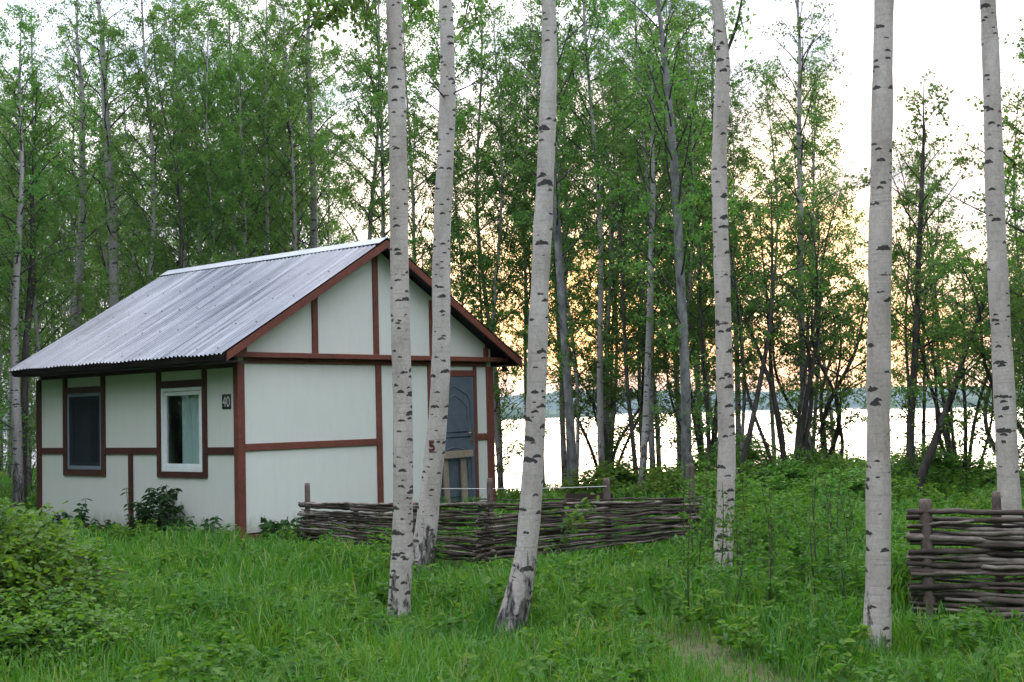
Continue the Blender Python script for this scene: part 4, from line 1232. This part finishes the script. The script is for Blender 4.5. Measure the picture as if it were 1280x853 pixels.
path_tree('tall grey trunked tree forking high up, left of the kinked birch', 19.5, [(861, 618), (858, 560), (856, 480), (853, 400), (849, 300), (845, 230), (838, 150), (833, 90), (826, 30), (823, 0)],
          [14, 13, 12.5, 12, 11.5, 11, 9, 8, 6, 5], 8.6, 201, 'bark_grey', 'bark', 'leaf_birch', 'tall_tree', 'tree', cb=.30, spread=2.0, nprim=36, leaf_d=46, leaf=.048, elev=46, droop=.5, low_twigs=8, dead=8)
path_tree('grey trunked tree right behind the leaning birch', 22.0, [(716, 610), (714, 560), (711, 500), (706, 430), (701, 360), (697, 300), (693, 240), (690, 160), (688, 80)],
          [13, 12, 11, 10, 10, 9, 8, 7, 6], 10.5, 202, 'bark_grey', 'bark', 'leaf_birch', 'tall_tree', 'tree', cb=.40, spread=1.7, nprim=32, leaf_d=39, leaf=.048, elev=46, droop=.9, low_twigs=6, dead=8)
path_tree('thin white birch leaning right above the fence between two grey trunks', 20.5, [(800, 622), (804, 580), (808, 520), (811, 440), (813, 360), (815, 300), (817, 240)],
          [10, 9, 8.5, 8, 7.5, 7, 6.5], 7.4, 203, 'birch_far', 'bark', 'leaf_birch', cb=.42, spread=1.0, nprim=26, leaf_d=39, leaf=.048, elev=45, droop=.9, dead=6)
path_tree('thin white birch among dark stems between the kinked and thick birches', 21.5, [(1012, 606), (1010, 560), (1006, 480), (1003, 420), (1001, 340), (1000, 260), (998, 160)],
          [10, 9, 8.5, 8, 8, 7, 6], 9.6, 204, 'birch_far', 'bark', 'leaf_birch', cb=.34, spread=1.45, nprim=38, leaf_d=43, leaf=.047, elev=48, droop=1.0, low_twigs=6, dead=6)
path_tree('dark straight trunked alder in the gap right of the thick birch', 20.0, [(1138, 600), (1140, 540), (1144, 480), (1147, 400), (1149, 320), (1152, 240)],
          [11, 10, 9, 8, 7, 6], 6.4, 205, 'bark', None, 'leaf_alder', 'alder_tree', 'alder tree', cb=.36, spread=1.25, nprim=30, leaf_d=38, leaf=.056, elev=40, droop=.5, low_twigs=5, dead=6)
path_tree('dark leaning stem slanting right towards the second fence', 19.0, [(1150, 600), (1166, 560), (1182, 520), (1196, 480), (1206, 440), (1222, 400)],
          [11, 10, 9, 8, 6, 5], 4.6, 206, 'bark', None, 'leaf_alder', 'willow_tree', 'willow tree', cb=.35, spread=1.2, nprim=22, leaf_d=38, leaf=.05, elev=30, droop=.5, low_twigs=3, dead=4)
path_tree('thin dark stem leaning behind the kinked birch', 20.0, [(922, 600), (932, 560), (944, 510), (953, 460), (962, 410), (966, 350)],
          [8, 7, 6.5, 6, 5, 4], 5.2, 207, 'bark', None, 'leaf_alder', 'willow_tree', 'willow tree', cb=.5, spread=.9, nprim=16, leaf_d=38, leaf=.05, elev=38, droop=.5, low_twigs=2, dead=5)
path_tree('tall pale trunked birch rising over the left part of the roof', 27.0, [(148, 600), (147, 500), (144, 370), (140, 280), (135, 180), (130, 100), (127, 40)],
          [13, 13, 12, 11, 10, 8, 6], 11.5, 208, 'birch_far', 'bark', 'leaf_birch', cb=.45, spread=2.0, nprim=34, leaf_d=39, leaf=.048, elev=42, droop=.9, low_twigs=4, dead=10)
path_tree('white birch with a swept trunk left of the tall pale one', 28.0, [(88, 600), (93, 480), (96, 400), (100, 330), (104, 260), (105, 200), (103, 120)],
          [11, 11, 11, 10, 9, 8, 7], 11.0, 209, 'birch_far', 'bark', 'leaf_birch', cb=.46, spread=1.7, nprim=32, leaf_d=42, leaf=.048, elev=44, droop=1.0, low_twigs=4, dead=10)
path_tree('dark spotted birch trunk by the left edge beside the cabin wall', 23.5, [(24, 596), (22, 540), (18, 480), (16, 420), (19, 380), (22, 300)],
          [13, 12, 11, 10, 9, 8], 9.0, 210, 'birch_far', 'bark', 'leaf_birch', cb=.42, spread=1.7, nprim=36, leaf_d=47, leaf=.048, elev=42, droop=1.0, low_twigs=5, dead=10)
path_tree('dark slim trunk by the left edge right of the spotted birch', 24.5, [(30, 590), (30, 520), (33, 440), (38, 360), (41, 300)],
          [9, 9, 8, 8, 7], 8.0, 211, 'bark', None, 'leaf_alder', 'alder_tree', 'alder tree', cb=.42, spread=1.4, nprim=30, leaf_d=32, leaf=.07, elev=40, droop=.6, low_twigs=4, dead=8)
path_tree('grey trunked birch above the middle of the roof ridge', 29.0, [(388, 560), (390, 420), (392, 320), (392, 240), (388, 150), (384, 60)],
          [11, 11, 10, 9, 8, 6], 11.8, 212, 'birch_far', 'bark', 'leaf_birch', cb=.42, spread=1.6, nprim=36, leaf_d=39, leaf=.048, elev=46, droop=1.0, low_twigs=4, dead=8)
path_tree('spreading leafy alder whose branches reach in at the upper right edge', 17.5, [(1322, 620), (1318, 520), (1312, 420), (1306, 320), (1302, 220), (1300, 130)], [13, 12, 11, 10, 8, 6], 6.6, 213, 'bark', None, 'leaf_alder', 'alder_tree', 'alder tree', cb=.30, spread=1.7, nprim=30, leaf_d=34, leaf=.052, elev=34, droop=.5, low_twigs=4, dead=4)
for k, (px, dep, sc, lab) in enumerate(((984, 21.0, 1.0, 'dark many stemmed willow left of the thin white birch at the bank'), (1030, 22.5, 1.12, 'dark many stemmed willow between the thin white and thick birches'),
                                         (1205, 20.5, .8, 'low leafy willow at the water behind the second fence'), (1290, 18.5, 1.05, 'spreading willow at the right edge behind the second fence'),
                                         (880, 23.5, .9, 'dark many stemmed willow behind the forking grey tree'), (760, 24.0, .95, 'dark many stemmed willow behind the brazier'))):
    stand(WV, k % 2, px, dep, lab, 'willow tree', sc)

# the rest of the wood
def scatter(n, xr, yr, test, mind, seed, pool):
    r = np.random.default_rng(seed); res = []
    tries = 0
    while len(res) < n and tries < n * 80:
        tries += 1
        x = r.uniform(*xr); y = r.uniform(*yr)
        if not test(x, y): continue
        if any((x - a) ** 2 + (y - b) ** 2 < mind ** 2 for a, b in pool): continue
        pool.append((x, y)); res.append((x, y))
    return res
cs, sn = math.cos(TH), math.sin(TH)
def in_cabin(x, y, pad=1.2):
    dx, dy = x + 3.7134, y - 18.0973
    u, v = dx * cs + dy * sn, -dx * sn + dy * cs
    return -pad < u < CW + pad and -pad < v < CL + pad
def px_of(x, y): return W_PX / 2 + F_PX * x / y
pool = list(NAMED)
# behind and left of the cabin: deep wood
for x, y in scatter(74, (-25, -1.6), (25, 58), lambda x, y: y < bank_y(x) - .5 and not in_cabin(x, y, 1.6) and x > -0.47 * y - 1.5 and y > 25.0 + .25 * max(0, x + 6), 1.25, 5, pool):
    k = int(RNG.integers(0, 10))
    vs_, kk, nm, ct, lb, gr = (BV, k % 4, 'birch_tree', 'birch tree', 'slender birch in the deep green wood behind the cabin', 'birches in the wood behind the cabin') if k < 8 else \
        (AV, k % 2, 'alder_tree', 'alder tree', 'dark trunked alder in the deep green wood behind the cabin', 'alders in the wood behind the cabin')
    sc = RNG.uniform(.70, 1.0) * (1.0 + .006 * max(0, y - 30))
    make_tree(nm, *vs_[kk], (x, y, float(gz(x, y))), RNG.uniform(0, 6.28), sc, lb, ct, gr)
for x, y in scatter(20, (-7.5, .5), (25.5, 40), lambda x, y: y < bank_y(x) - .3 and not in_cabin(x, y, 1.6), 1.0, 15, pool):
    k = int(RNG.integers(0, 4))
    make_tree('birch_tree', *BV[k], (x, y, float(gz(x, y))), RNG.uniform(0, 6.28), RNG.uniform(.85, 1.02), 'slender birch in the deep green wood behind the cabin', 'birch tree', 'birches in the wood behind the cabin')
# strip between the fence and the water
for x, y in scatter(34, (-2.4, 4.0), (20.5, 29.0), lambda x, y: y < bank_y(x) + .5 and not in_cabin(x, y, 1.2) and not (590 < px_of(x, y) < 705 and y < 24.5), .75, 6, pool):
    k = int(RNG.integers(0, 10))
    vs_, kk, nm, ct, lb, gr = (BV, k % 4, 'birch_tree', 'birch tree', 'slim birch in the row between the fence and the lake', 'birches in the row behind the fence') if k < 6 else \
        (AV, k % 3, 'alder_tree', 'alder tree', 'slim dark alder in the row between the fence and the lake', 'alders in the row behind the fence')
    sc = RNG.uniform(.62, .92)
    make_tree(nm, *vs_[kk], (x, y, float(gz(x, y))), RNG.uniform(0, 6.28), sc, lb, ct, gr)
# sparse row on the bank at the right
for x, y in scatter(19, (3.6, 11.5), (20.0, 27.0), lambda x, y: y < bank_y(x) + .5 and px_of(x, y) > 905 and not (1040 < px_of(x, y) < 1250 and RNG.random() < .5), 1.0, 9, pool):
    p_ = px_of(x, y)
    k = int(RNG.integers(0, 10))
    if p_ < 1060: vs_, kk, nm, ct, lb, gr = (BV, k % 4, 'birch_tree', 'birch tree', 'airy birch on the bank left of the thick birch', 'birches on the right bank') if k < 6 else (AV, k % 3, 'alder_tree', 'alder tree', 'airy dark alder on the lake bank at the right', 'alders on the right bank')
    else: vs_, kk, nm, ct, lb, gr = (AV, k % 3, 'alder_tree', 'alder tree', 'airy dark alder on the lake bank at the right', 'alders on the right bank')
    sc = RNG.uniform(.62, .85) if p_ < 1060 else RNG.uniform(.50, .78)
    make_tree(nm, *vs_[kk], (x, y, float(gz(x, y))), RNG.uniform(0, 6.28), sc, lb, ct, gr)
# young growth under the wood
for x, y in scatter(46, (-22, 7), (23.5, 46), lambda x, y: y < bank_y(x) + .5 and not in_cabin(x, y, 1.4) and x > -0.47 * y - 1.5 and (x < -2 or RNG.random() < .35), 1.0, 12, list(NAMED)):
    k = int(RNG.integers(0, 2))
    make_tree('young_tree', *UV_[k], (x, y, float(gz(x, y))), RNG.uniform(0, 6.28), RNG.uniform(.7, 1.25),
              'bushy young birch in the undergrowth of the wood' if k == 0 else 'bushy young alder in the undergrowth of the wood', 'young tree',
              'young birches in the undergrowth' if k == 0 else 'young alders in the undergrowth')

# wood added behind and beside the viewer to dim the walls: one mass, seen only as shade and in the window panes
r = np.random.default_rng(61)
TPs, TRs, LCs = [], [], []
for k in range(128):
    if k < 46: x, y = r.uniform(-22, 24), r.uniform(-16, -5)
    elif k < 102: x, y = r.uniform(-19, -11.3), r.uniform(-4, 25)
    else: x, y = r.uniform(11, 22), r.uniform(-6, 17)
    Hh = r.uniform(10, 14); zz = np.linspace(-.3, Hh, 8)
    TPs.append(np.stack([x + .15 * np.sin(zz * .5 + k), y + .15 * np.sin(zz * .6 + 2 * k), zz], -1)); TRs.append(np.linspace(.12, .02, 8))
    n = 4600; h = r.beta(1.6, 1.6, n); rad = 2.0 * np.sin(np.clip(h, .02, .98) * PI) ** .7 * np.sqrt(r.random(n)); a = r.uniform(0, 6.28, n)
    cl = r.normal(0, .12, (n, 3))
    LCs.append(np.stack([x + rad * np.cos(a), y + rad * np.sin(a), 1.0 + h * (Hh - .6)], -1) + cl)
V, Q = tubes_np(np.array(TPs), np.array(TRs), 6)
LC = np.concatenate(LCs); V2, Q2 = leaf_quads(LC, .16, r, .3)
me = mesh_np('woodland', np.concatenate([V, V2]), [Q, Q2 + len(V)], MAT['bark'], False)
me.materials.append(MAT['leaf_alder'])
mi = np.ones(len(me.polygons), dtype=np.int32); mi[:len(Q)] = 0
me.polygons.foreach_set('material_index', mi)
tag(obj('woodland', me), 'dense birch wood added out of view to shade the cabin walls', 'woodland', kind='stuff')

# ------------------------------------------------------------------ undergrowth
def bush_mesh(seed, R, H, nst, leaf, leaf_n, leafm, hollow=.35):
    """arching stems from one foot with leaves along them"""
    rs = np.random.default_rng(seed)
    PP, LC = [], []
    for k in range(nst):
        a = rs.uniform(0, 2 * PI); rr = R * math.sqrt(rs.random())
        hh = H * (1 - .45 * (rr / R) ** 2) * rs.uniform(.65, 1.08)
        s = np.linspace(0, 1, 7)
        b0 = .25 * rr
        rad = b0 + (rr - b0) * s ** 1.3
        z = hh * (1 - (1 - s) ** 1.7) - .12 * H * s ** 4
        P_ = np.stack([np.cos(a) * rad + rs.normal(0, .02, 7), np.sin(a) * rad + rs.normal(0, .02, 7), z], -1); P_[0, 2] = -.1
        PP.append(P_)
        n = rs.poisson(leaf_n)
        x = rs.uniform(hollow, 1, n) ** .8 * 6; kk = np.minimum(x.astype(int), 5)
        LC.append(P_[kk] + (P_[kk + 1] - P_[kk]) * (x - kk)[:, None] + rs.normal(0, .075, (n, 3)) * np.array([1, 1, .7]))
    PP = np.array(PP)
    V, Q = tubes_np(PP, np.full(PP.shape[:2], .006) * np.linspace(1.3, .4, 7)[None], 4)
    sm = mesh_np('bush_stems', V, [Q], MAT['twig'], True)
    LC = np.concatenate(LC); LC = LC[LC[:, 2] > .02]
    A = rs.normal(0, 1, LC.shape); A[:, 2] = rs.normal(.05, .45, len(LC)); A[:, :2] += LC[:, :2] * .8
    V, Q = oval_leaves(LC, A, leaf * 1.15 * rs.uniform(.6, 1.25, (len(LC), 1)), rs)
    return sm, mesh_np('bush_leaves', V, [Q], leafm, False)

def make_bush(name, ms, loc, rz, sc, label, cat='bush', group=None):
    root = empty(name, loc, rz); root.scale = sc
    obj('stems', ms[0], root); obj('foliage', ms[1], root)
    tag(root, label, cat, group); return root

SB = [bush_mesh(301, .8, 1.0, 95, .050, 52, MAT['leaf_bush']), bush_mesh(302, .7, .85, 70, .046, 48, MAT['leaf_bush']), bush_mesh(303, .55, 1.2, 48, .048, 48, MAT['leaf_bush'])]
LB = [bush_mesh(304, 1.0, 1.05, 180, .048, 62, MAT['leaf_bush'], .30), bush_mesh(305, .85, .75, 120, .046, 52, MAT['leaf_bush'], .25)]
for k, (x, y, s, lb) in enumerate(((-3.72, 9.35, (1.04, 1.0, 1.05), 'big leafy green bush in the left foreground by the frame edge'),
                                    (-3.15, 8.55, (.9, .9, .75), 'lower leafy bush sloping into the grass in the left foreground'),
                                    (-4.35, 10.9, (1.0, 1.0, .9), 'leafy bush behind the big one towards the far end of the cabin wall'))):
    make_bush('bush', LB[k % 2], (x, y, float(gz(x, y))), k * 1.9, s, lb)
bank = [(2.35, 19.8), (3.3, 20.6), (4.1, 20.2), (4.9, 20.9), (5.6, 20.0), (6.3, 20.7), (7.2, 20.2), (2.8, 17.6), (4.5, 18.2), (6.5, 17.5), (7.9, 18.6), (3.7, 22.4), (5.3, 22.5), (8.6, 20.8), (1.6, 21.5), (6.9, 22.6)]
for k, (x, y) in enumerate(bank):
    make_bush('bush', SB[(k + 1) % 3], (x, y, float(gz(x, y))), k * 2.1, (1.15 * RNG.uniform(.85, 1.2), 1.15 * RNG.uniform(.85, 1.2), RNG.uniform(.62, .95)),
              'rounded green bush in the thicket on the bank at the right', 'bush', 'bushes in the bank thicket')
# thin saplings standing in the weeds
def weed_sapling(seed, H):
    rs = np.random.default_rng(seed)
    z = np.linspace(-.08, H, 9)
    P_ = np.stack([.05 * np.sin(z * 2 + rs.uniform(0, 6)), .05 * np.sin(z * 2.3 + rs.uniform(0, 6)), z], -1)
    tw, LC = [], []
    for k in range(16):
        t = rs.uniform(.25, 1); i = min(int(t * 8), 7); st = P_[i]
        a = rs.uniform(0, 6.28); l = rs.uniform(.06, .22) * (1.3 - t)
        e = np.array([math.cos(a) * l, math.sin(a) * l, l * .7])
        tw.append(np.stack([st, st + e * .5, st + e]))
        for q in range(6): LC.append(st + e * rs.uniform(.3, 1.1) + rs.normal(0, .02, 3))
    V, Q = tubes_np(P_[None], (np.linspace(.008, .002, 9))[None], 5)
    tw = np.array(tw); V2, Q2 = tubes_np(tw, np.full(tw.shape[:2], .002), 3, len(V))
    sm = mesh_np('sapling_stem', np.concatenate([V, V2]), [Q, Q2], MAT['twig'], True)
    V, Q = leaf_quads(np.array(LC), .042, rs, .2, .6)
    return sm, mesh_np('sapling_leaves', V, [Q], MAT['leaf_weed'], False)
WS = [weed_sapling(311 + k, h) for k, h in enumerate((1.15, .95, 1.3, .8))]
sp = np.random.default_rng(77)
for k in range(30):
    px = sp.uniform(850, 1085); d = sp.uniform(9.5, 14.5)
    p_ = at(px, 700, d); x, y = float(p_[0]), d
    root = empty('sapling', (x, y, float(gz(x, y))), sp.uniform(0, 6)); root.scale = (1, 1, sp.uniform(.6, 1.0))
    obj('stem', WS[k % 4][0], root); obj('foliage', WS[k % 4][1], root)
    tag(root, 'thin dark stemmed sapling in the tall weeds between kinked and thick birches', 'sapling', 'saplings in the tall weeds')

# nettles along the cabin wall
def nettle_mesh(seed, H, n, R):
    rs = np.random.default_rng(seed); PP, C, A = [], [], []
    for k in range(n):
        a = rs.uniform(0, 6.28); r = R * math.sqrt(rs.random()); h = H * rs.uniform(.55, 1.0)
        x0, y0 = r * math.cos(a), r * math.sin(a)
        P_ = np.stack([x0 + np.linspace(0, rs.normal(0, .10), 5), y0 + np.linspace(0, rs.normal(0, .10), 5), np.linspace(-.05, h, 5)], -1); PP.append(P_)
        for q in range(int(9 * h / .5) + 3):
            t = rs.uniform(.25, 1.0); i = min(int(t * 4), 3); st = P_[i] + (P_[i + 1] - P_[i]) * (t * 4 - i)
            a0 = rs.uniform(0, 3.14)
            for s in (0, PI):
                C.append(st); A.append((math.cos(a0 + s), math.sin(a0 + s), -.35 + rs.normal(0, .2)))
    C = np.array(C); A = norm(np.array(A)); s = rs.uniform(.07, .13, (len(C), 1))
    V, QL = oval_leaves(C, A, s, rs, .27, .06, .12)
    PP = np.array(PP); Vs_, Qs_ = tubes_np(PP, np.full(PP.shape[:2], .004), 4)
    return mesh_np('nettle_stems', Vs_, [Qs_], MAT['stem'], True), mesh_np('nettle_leaves', V, [QL], MAT['leaf_nettle'], False)
def wall_pt(u, v):
    q = cabin.matrix_basis @ Vector((u, v, 0)); return float(q.x), float(q.y)
for k, (u, v, H, n, R, lb) in enumerate(((-.33, 1.55, .82, 30, .32, 'dark nettle clump growing highest under the white framed window'), (-.30, 3.55, .58, 4, .14, 'thin dark nettle plant under the dark screened window'),
                                         (-.3, .65, .42, 16, .34, 'low dark nettles beside the near corner post, on the window side'), (0.55, -.35, .40, 18, .34, 'low dark nettles at the foot of the gable wall by the corner post'),
                                         (-.3, 2.65, .34, 7, .25, 'small dark nettles under the lower wall stud'), (-.32, 4.5, .34, 9, .3, 'small dark nettles at the far end of the window wall'))):
    x, y = wall_pt(u, v); root = empty('nettle', (x, y, float(gz(x, y))), 0)
    sm, lm = nettle_mesh(400 + k, H + .08, n, R); obj('stems', sm, root); obj('foliage', lm, root); tag(root, lb, 'nettle')
# leafy shoot leaning over the fence
sp0 = at(722, 690, 13.95)
sa = np.array([at(x, y, 14.1 - .0 * i) for i, (x, y) in enumerate(((694, 690), (706, 668), (718, 650), (731, 634), (744, 622)))])
root = empty('leafy_shoot', (sa[0][0], 14.1, float(gz(sa[0][0], 14.1))), 0)
ro = np.array(root.location)
sa2 = np.concatenate([[ro + np.array([-.02, 0, -.05])], sa])
rs = np.random.default_rng(9)
V, Q = tubes_np((sa2 - ro)[None], np.linspace(.006, .002, 6)[None], 5); obj('stem', mesh_np('shoot_stem', V, [Q], MAT['stem'], True), root)
LC = np.concatenate([sa2[k] + (sa2[k + 1] - sa2[k]) * rs.random((16, 1)) + rs.normal(0, .05, (16, 3)) for k in range(1, 5)]) - ro
V, Q = oval_leaves(LC, rs.normal(0, 1, LC.shape), .085 * rs.uniform(.6, 1.2, (len(LC), 1)), rs); obj('foliage', mesh_np('shoot_leaves', V, [Q], MAT['leaf_birch'], False), root)
tag(root, 'pale green leafy shoot leaning across the woven fence', 'shoot')

# grass and weeds: nobody could count them
def field(n_per_m2, y0, y1, seed, pad=1.3):
    r = np.random.default_rng(seed)
    xm = .41 * y1 + pad
    n = int(n_per_m2 * 2 * xm * (y1 - y0))
    x = r.uniform(-xm, xm, n); y = r.uniform(y0, y1, n)
    k = (np.abs(x) < .41 * y + pad) & (y < bank_y(x) + 3.0)
    x, y = x[k], y[k]
    dx, dy = x + 3.7134, y - 18.0973
    u, v = dx * cs + dy * sn, -dx * sn + dy * cs
    k = ~((u > -.03) & (u < CW + .03) & (v > -.03) & (v < CL + .03))
    return x[k], y[k], r
def worn(x, y): return np.exp(-(path_d(x, y) / .33) ** 2)
SHORT = [(-0.92, 10.55), (-.9, 13.4), (0.0, 9.35), (1.98, 12.1), (2.38, 8.3), (2.38, 7.9), (4.0, 9.6), (0.0, 9.0), (-.92, 10.2), (-.98, 13.0), (2.0, 11.6)]
def trodden(x, y):
    """how far the growth is kept down beside trunks and fences"""
    m_ = np.zeros_like(x)
    for a, b in SHORT: m_ = np.maximum(m_, np.exp(-(((x - a) / .50) ** 2 + ((y - b) / .55) ** 2)))
    for (a, b) in ((FA, FB), (FB, FC), (F2A, F2B)):
        a = np.array(a) - np.array([0, .35]); ab = np.array(b) - np.array([0, .35]) - a
        t = np.clip(((x - a[0]) * ab[0] + (y - a[1]) * ab[1]) / (ab @ ab), 0, 1)
        m_ = np.maximum(m_, .9 * np.exp(-(np.hypot(x - a[0] - t * ab[0], y - a[1] - t * ab[1]) / .55) ** 2))
    return m_
def lush(x, y):
    right = sstep((x - 1.2) / 1.2) * sstep((y - 8.5) / 2.0)
    return .5 + .5 * fbm(x, y, 1.3, 21) + .75 * right
Vg, Fq, Ft, off = [], [], [], 0
for dens, y0, y1, wd in ((2300, 4.6, 8.5, .0036), (1600, 8.5, 12, .0046), (900, 12, 17, .0065), (380, 17, 24, .011), (160, 24, 44, .016)):
    x, y, r = field(dens, y0, y1, int(y0 * 10))
    wv_ = worn(x, y); keep = r.random(len(x)) > wv_ * .30
    # clumps
    cl = fbm(x, y, 3.2, 31); keep &= r.random(len(x)) < np.clip(.72 + .5 * cl, .12, 1)
    x, y, cl, wv_ = x[keep], y[keep], cl[keep], wv_[keep]
    n = len(x); _dx, _dy = x + 3.7134, y - 18.0973; _u, _v = _dx * cs + _dy * sn, -_dx * sn + _dy * cs
    _d = np.hypot(np.maximum(np.maximum(-_u, _u - CW), 0), np.maximum(np.maximum(-_v, _v - CL), 0))
    h = np.clip(.17 + .10 * lush(x, y) + .09 * cl, .06, .6) * (1 - .82 * np.exp(-(_d / .8) ** 2)) * (1 - .68 * trodden(x, y)) * (.35 + 1.25 * r.random(n) ** 1.4) * (1 - .5 * wv_) 
    z = gz(x, y)
    a = r.uniform(0, 2 * PI, n); ln = h * r.uniform(.1, .75, n)
    b = np.stack([np.cos(a + PI / 2 + r.normal(0, .5, n)), np.sin(a + PI / 2), np.zeros(n)], -1); dirn = np.stack([np.cos(a), np.sin(a), np.zeros(n)], -1)
    w = (wd * r.uniform(.6, 1.4, n))[:, None]
    B0 = np.stack([x, y, z - .02], -1); up = np.array([[0, 0, 1.0]])
    M1 = B0 + up * (h * .5)[:, None] + dirn * (ln * .22)[:, None]
    M2 = B0 + up * (h * .86)[:, None] + dirn * (ln * .62)[:, None]
    T_ = B0 + up * (h * r.uniform(.85, 1.06, n))[:, None] + dirn * ln[:, None]
    V = np.stack([B0 - b * w, B0 + b * w, M1 - b * w * .9, M1 + b * w * .9, M2 - b * w * .55, M2 + b * w * .55, T_], 1).reshape(-1, 3)
    i = np.arange(n)[:, None] * 7 + off
    Fq.append(np.concatenate([i + np.array([[0, 1, 3, 2]]), i + np.array([[2, 3, 5, 4]])])); Ft.append(i + np.array([[4, 5, 6]]))
    Vg.append(V); off += len(V)
grass = obj('grass', mesh_np('grass', np.concatenate(Vg), Fq + Ft, MAT['grass'], False))
tag(grass, 'lush green meadow grass around the cabin and fences', 'grass', kind='stuff')

# broad leaved weeds in rosettes and whorls
Vw, Qw, off = [], [], 0
for dens, y0, y1 in ((48, 4.6, 9), (42, 9, 14), (26, 14, 20), (10, 20, 40)):
    x, y, r = field(dens, y0, y1, int(y0 * 10) + 3)
    lu = lush(x, y); keep = (r.random(len(x)) > worn(x, y)) & (r.random(len(x)) < np.clip(.25 + .55 * lu, .1, 1))
    keep &= r.random(len(x)) > 1.1 * trodden(x, y)
    _dx, _dy = x + 3.7134, y - 18.0973; _u, _v = _dx * cs + _dy * sn, -_dx * sn + _dy * cs
    keep &= np.hypot(np.maximum(np.maximum(-_u, _u - CW), 0), np.maximum(np.maximum(-_v, _v - CL), 0)) > .5
    x, y, lu = x[keep], y[keep], lu[keep]; z = gz(x, y)
    for k in range(len(x)):
        H = float(np.clip(.13 + .22 * lu[k], .1, .62) * r.uniform(.6, 1.3)); m_ = int(12 + 34 * H / .4)
        t = r.uniform(.25, 1, m_); a = r.uniform(0, 6.28, m_)
        lean = r.normal(0, .12, 2)
        C = np.stack([x[k] + lean[0] * t * H, y[k] + lean[1] * t * H, z[k] + t * H], -1)
        A = np.stack([np.cos(a), np.sin(a), r.normal(.35, .3, m_) - .25 * t], -1); A = norm(A)
        s = (r.uniform(.045, .105, m_) * (1.15 - .4 * t))[:, None]
        C = C + A * s * .25
        ww = r.uniform(.12, .30)
        v_, q_ = oval_leaves(C, A, s, r, ww, .07, .12)
        Vw.append(v_); Qw.append(q_ + off); off += len(v_)
V = np.concatenate(Vw); Qw = np.concatenate(Qw)
weeds = obj('weeds', mesh_np('weeds', V, [Qw], MAT['leaf_weed'], False))
tag(weeds, 'broad leaved weeds mixed through the meadow grass', 'weeds', kind='stuff')

# ------------------------------------------------------------------ render settings
scene.render.engine = 'CYCLES'
cy = scene.cycles
cy.use_denoising = True
cy.denoiser = 'OPENIMAGEDENOISE'
cy.denoising_input_passes = 'RGB_ALBEDO_NORMAL'
cy.max_bounces = 8
cy.diffuse_bounces = 4
cy.glossy_bounces = 3
cy.transmission_bounces = 6
cy.transparent_max_bounces = 8
cy.volume_bounces = 0
cy.caustics_reflective = False
cy.caustics_refractive = False
cy.sample_clamp_indirect = 6.0
scene.render.film_transparent = False
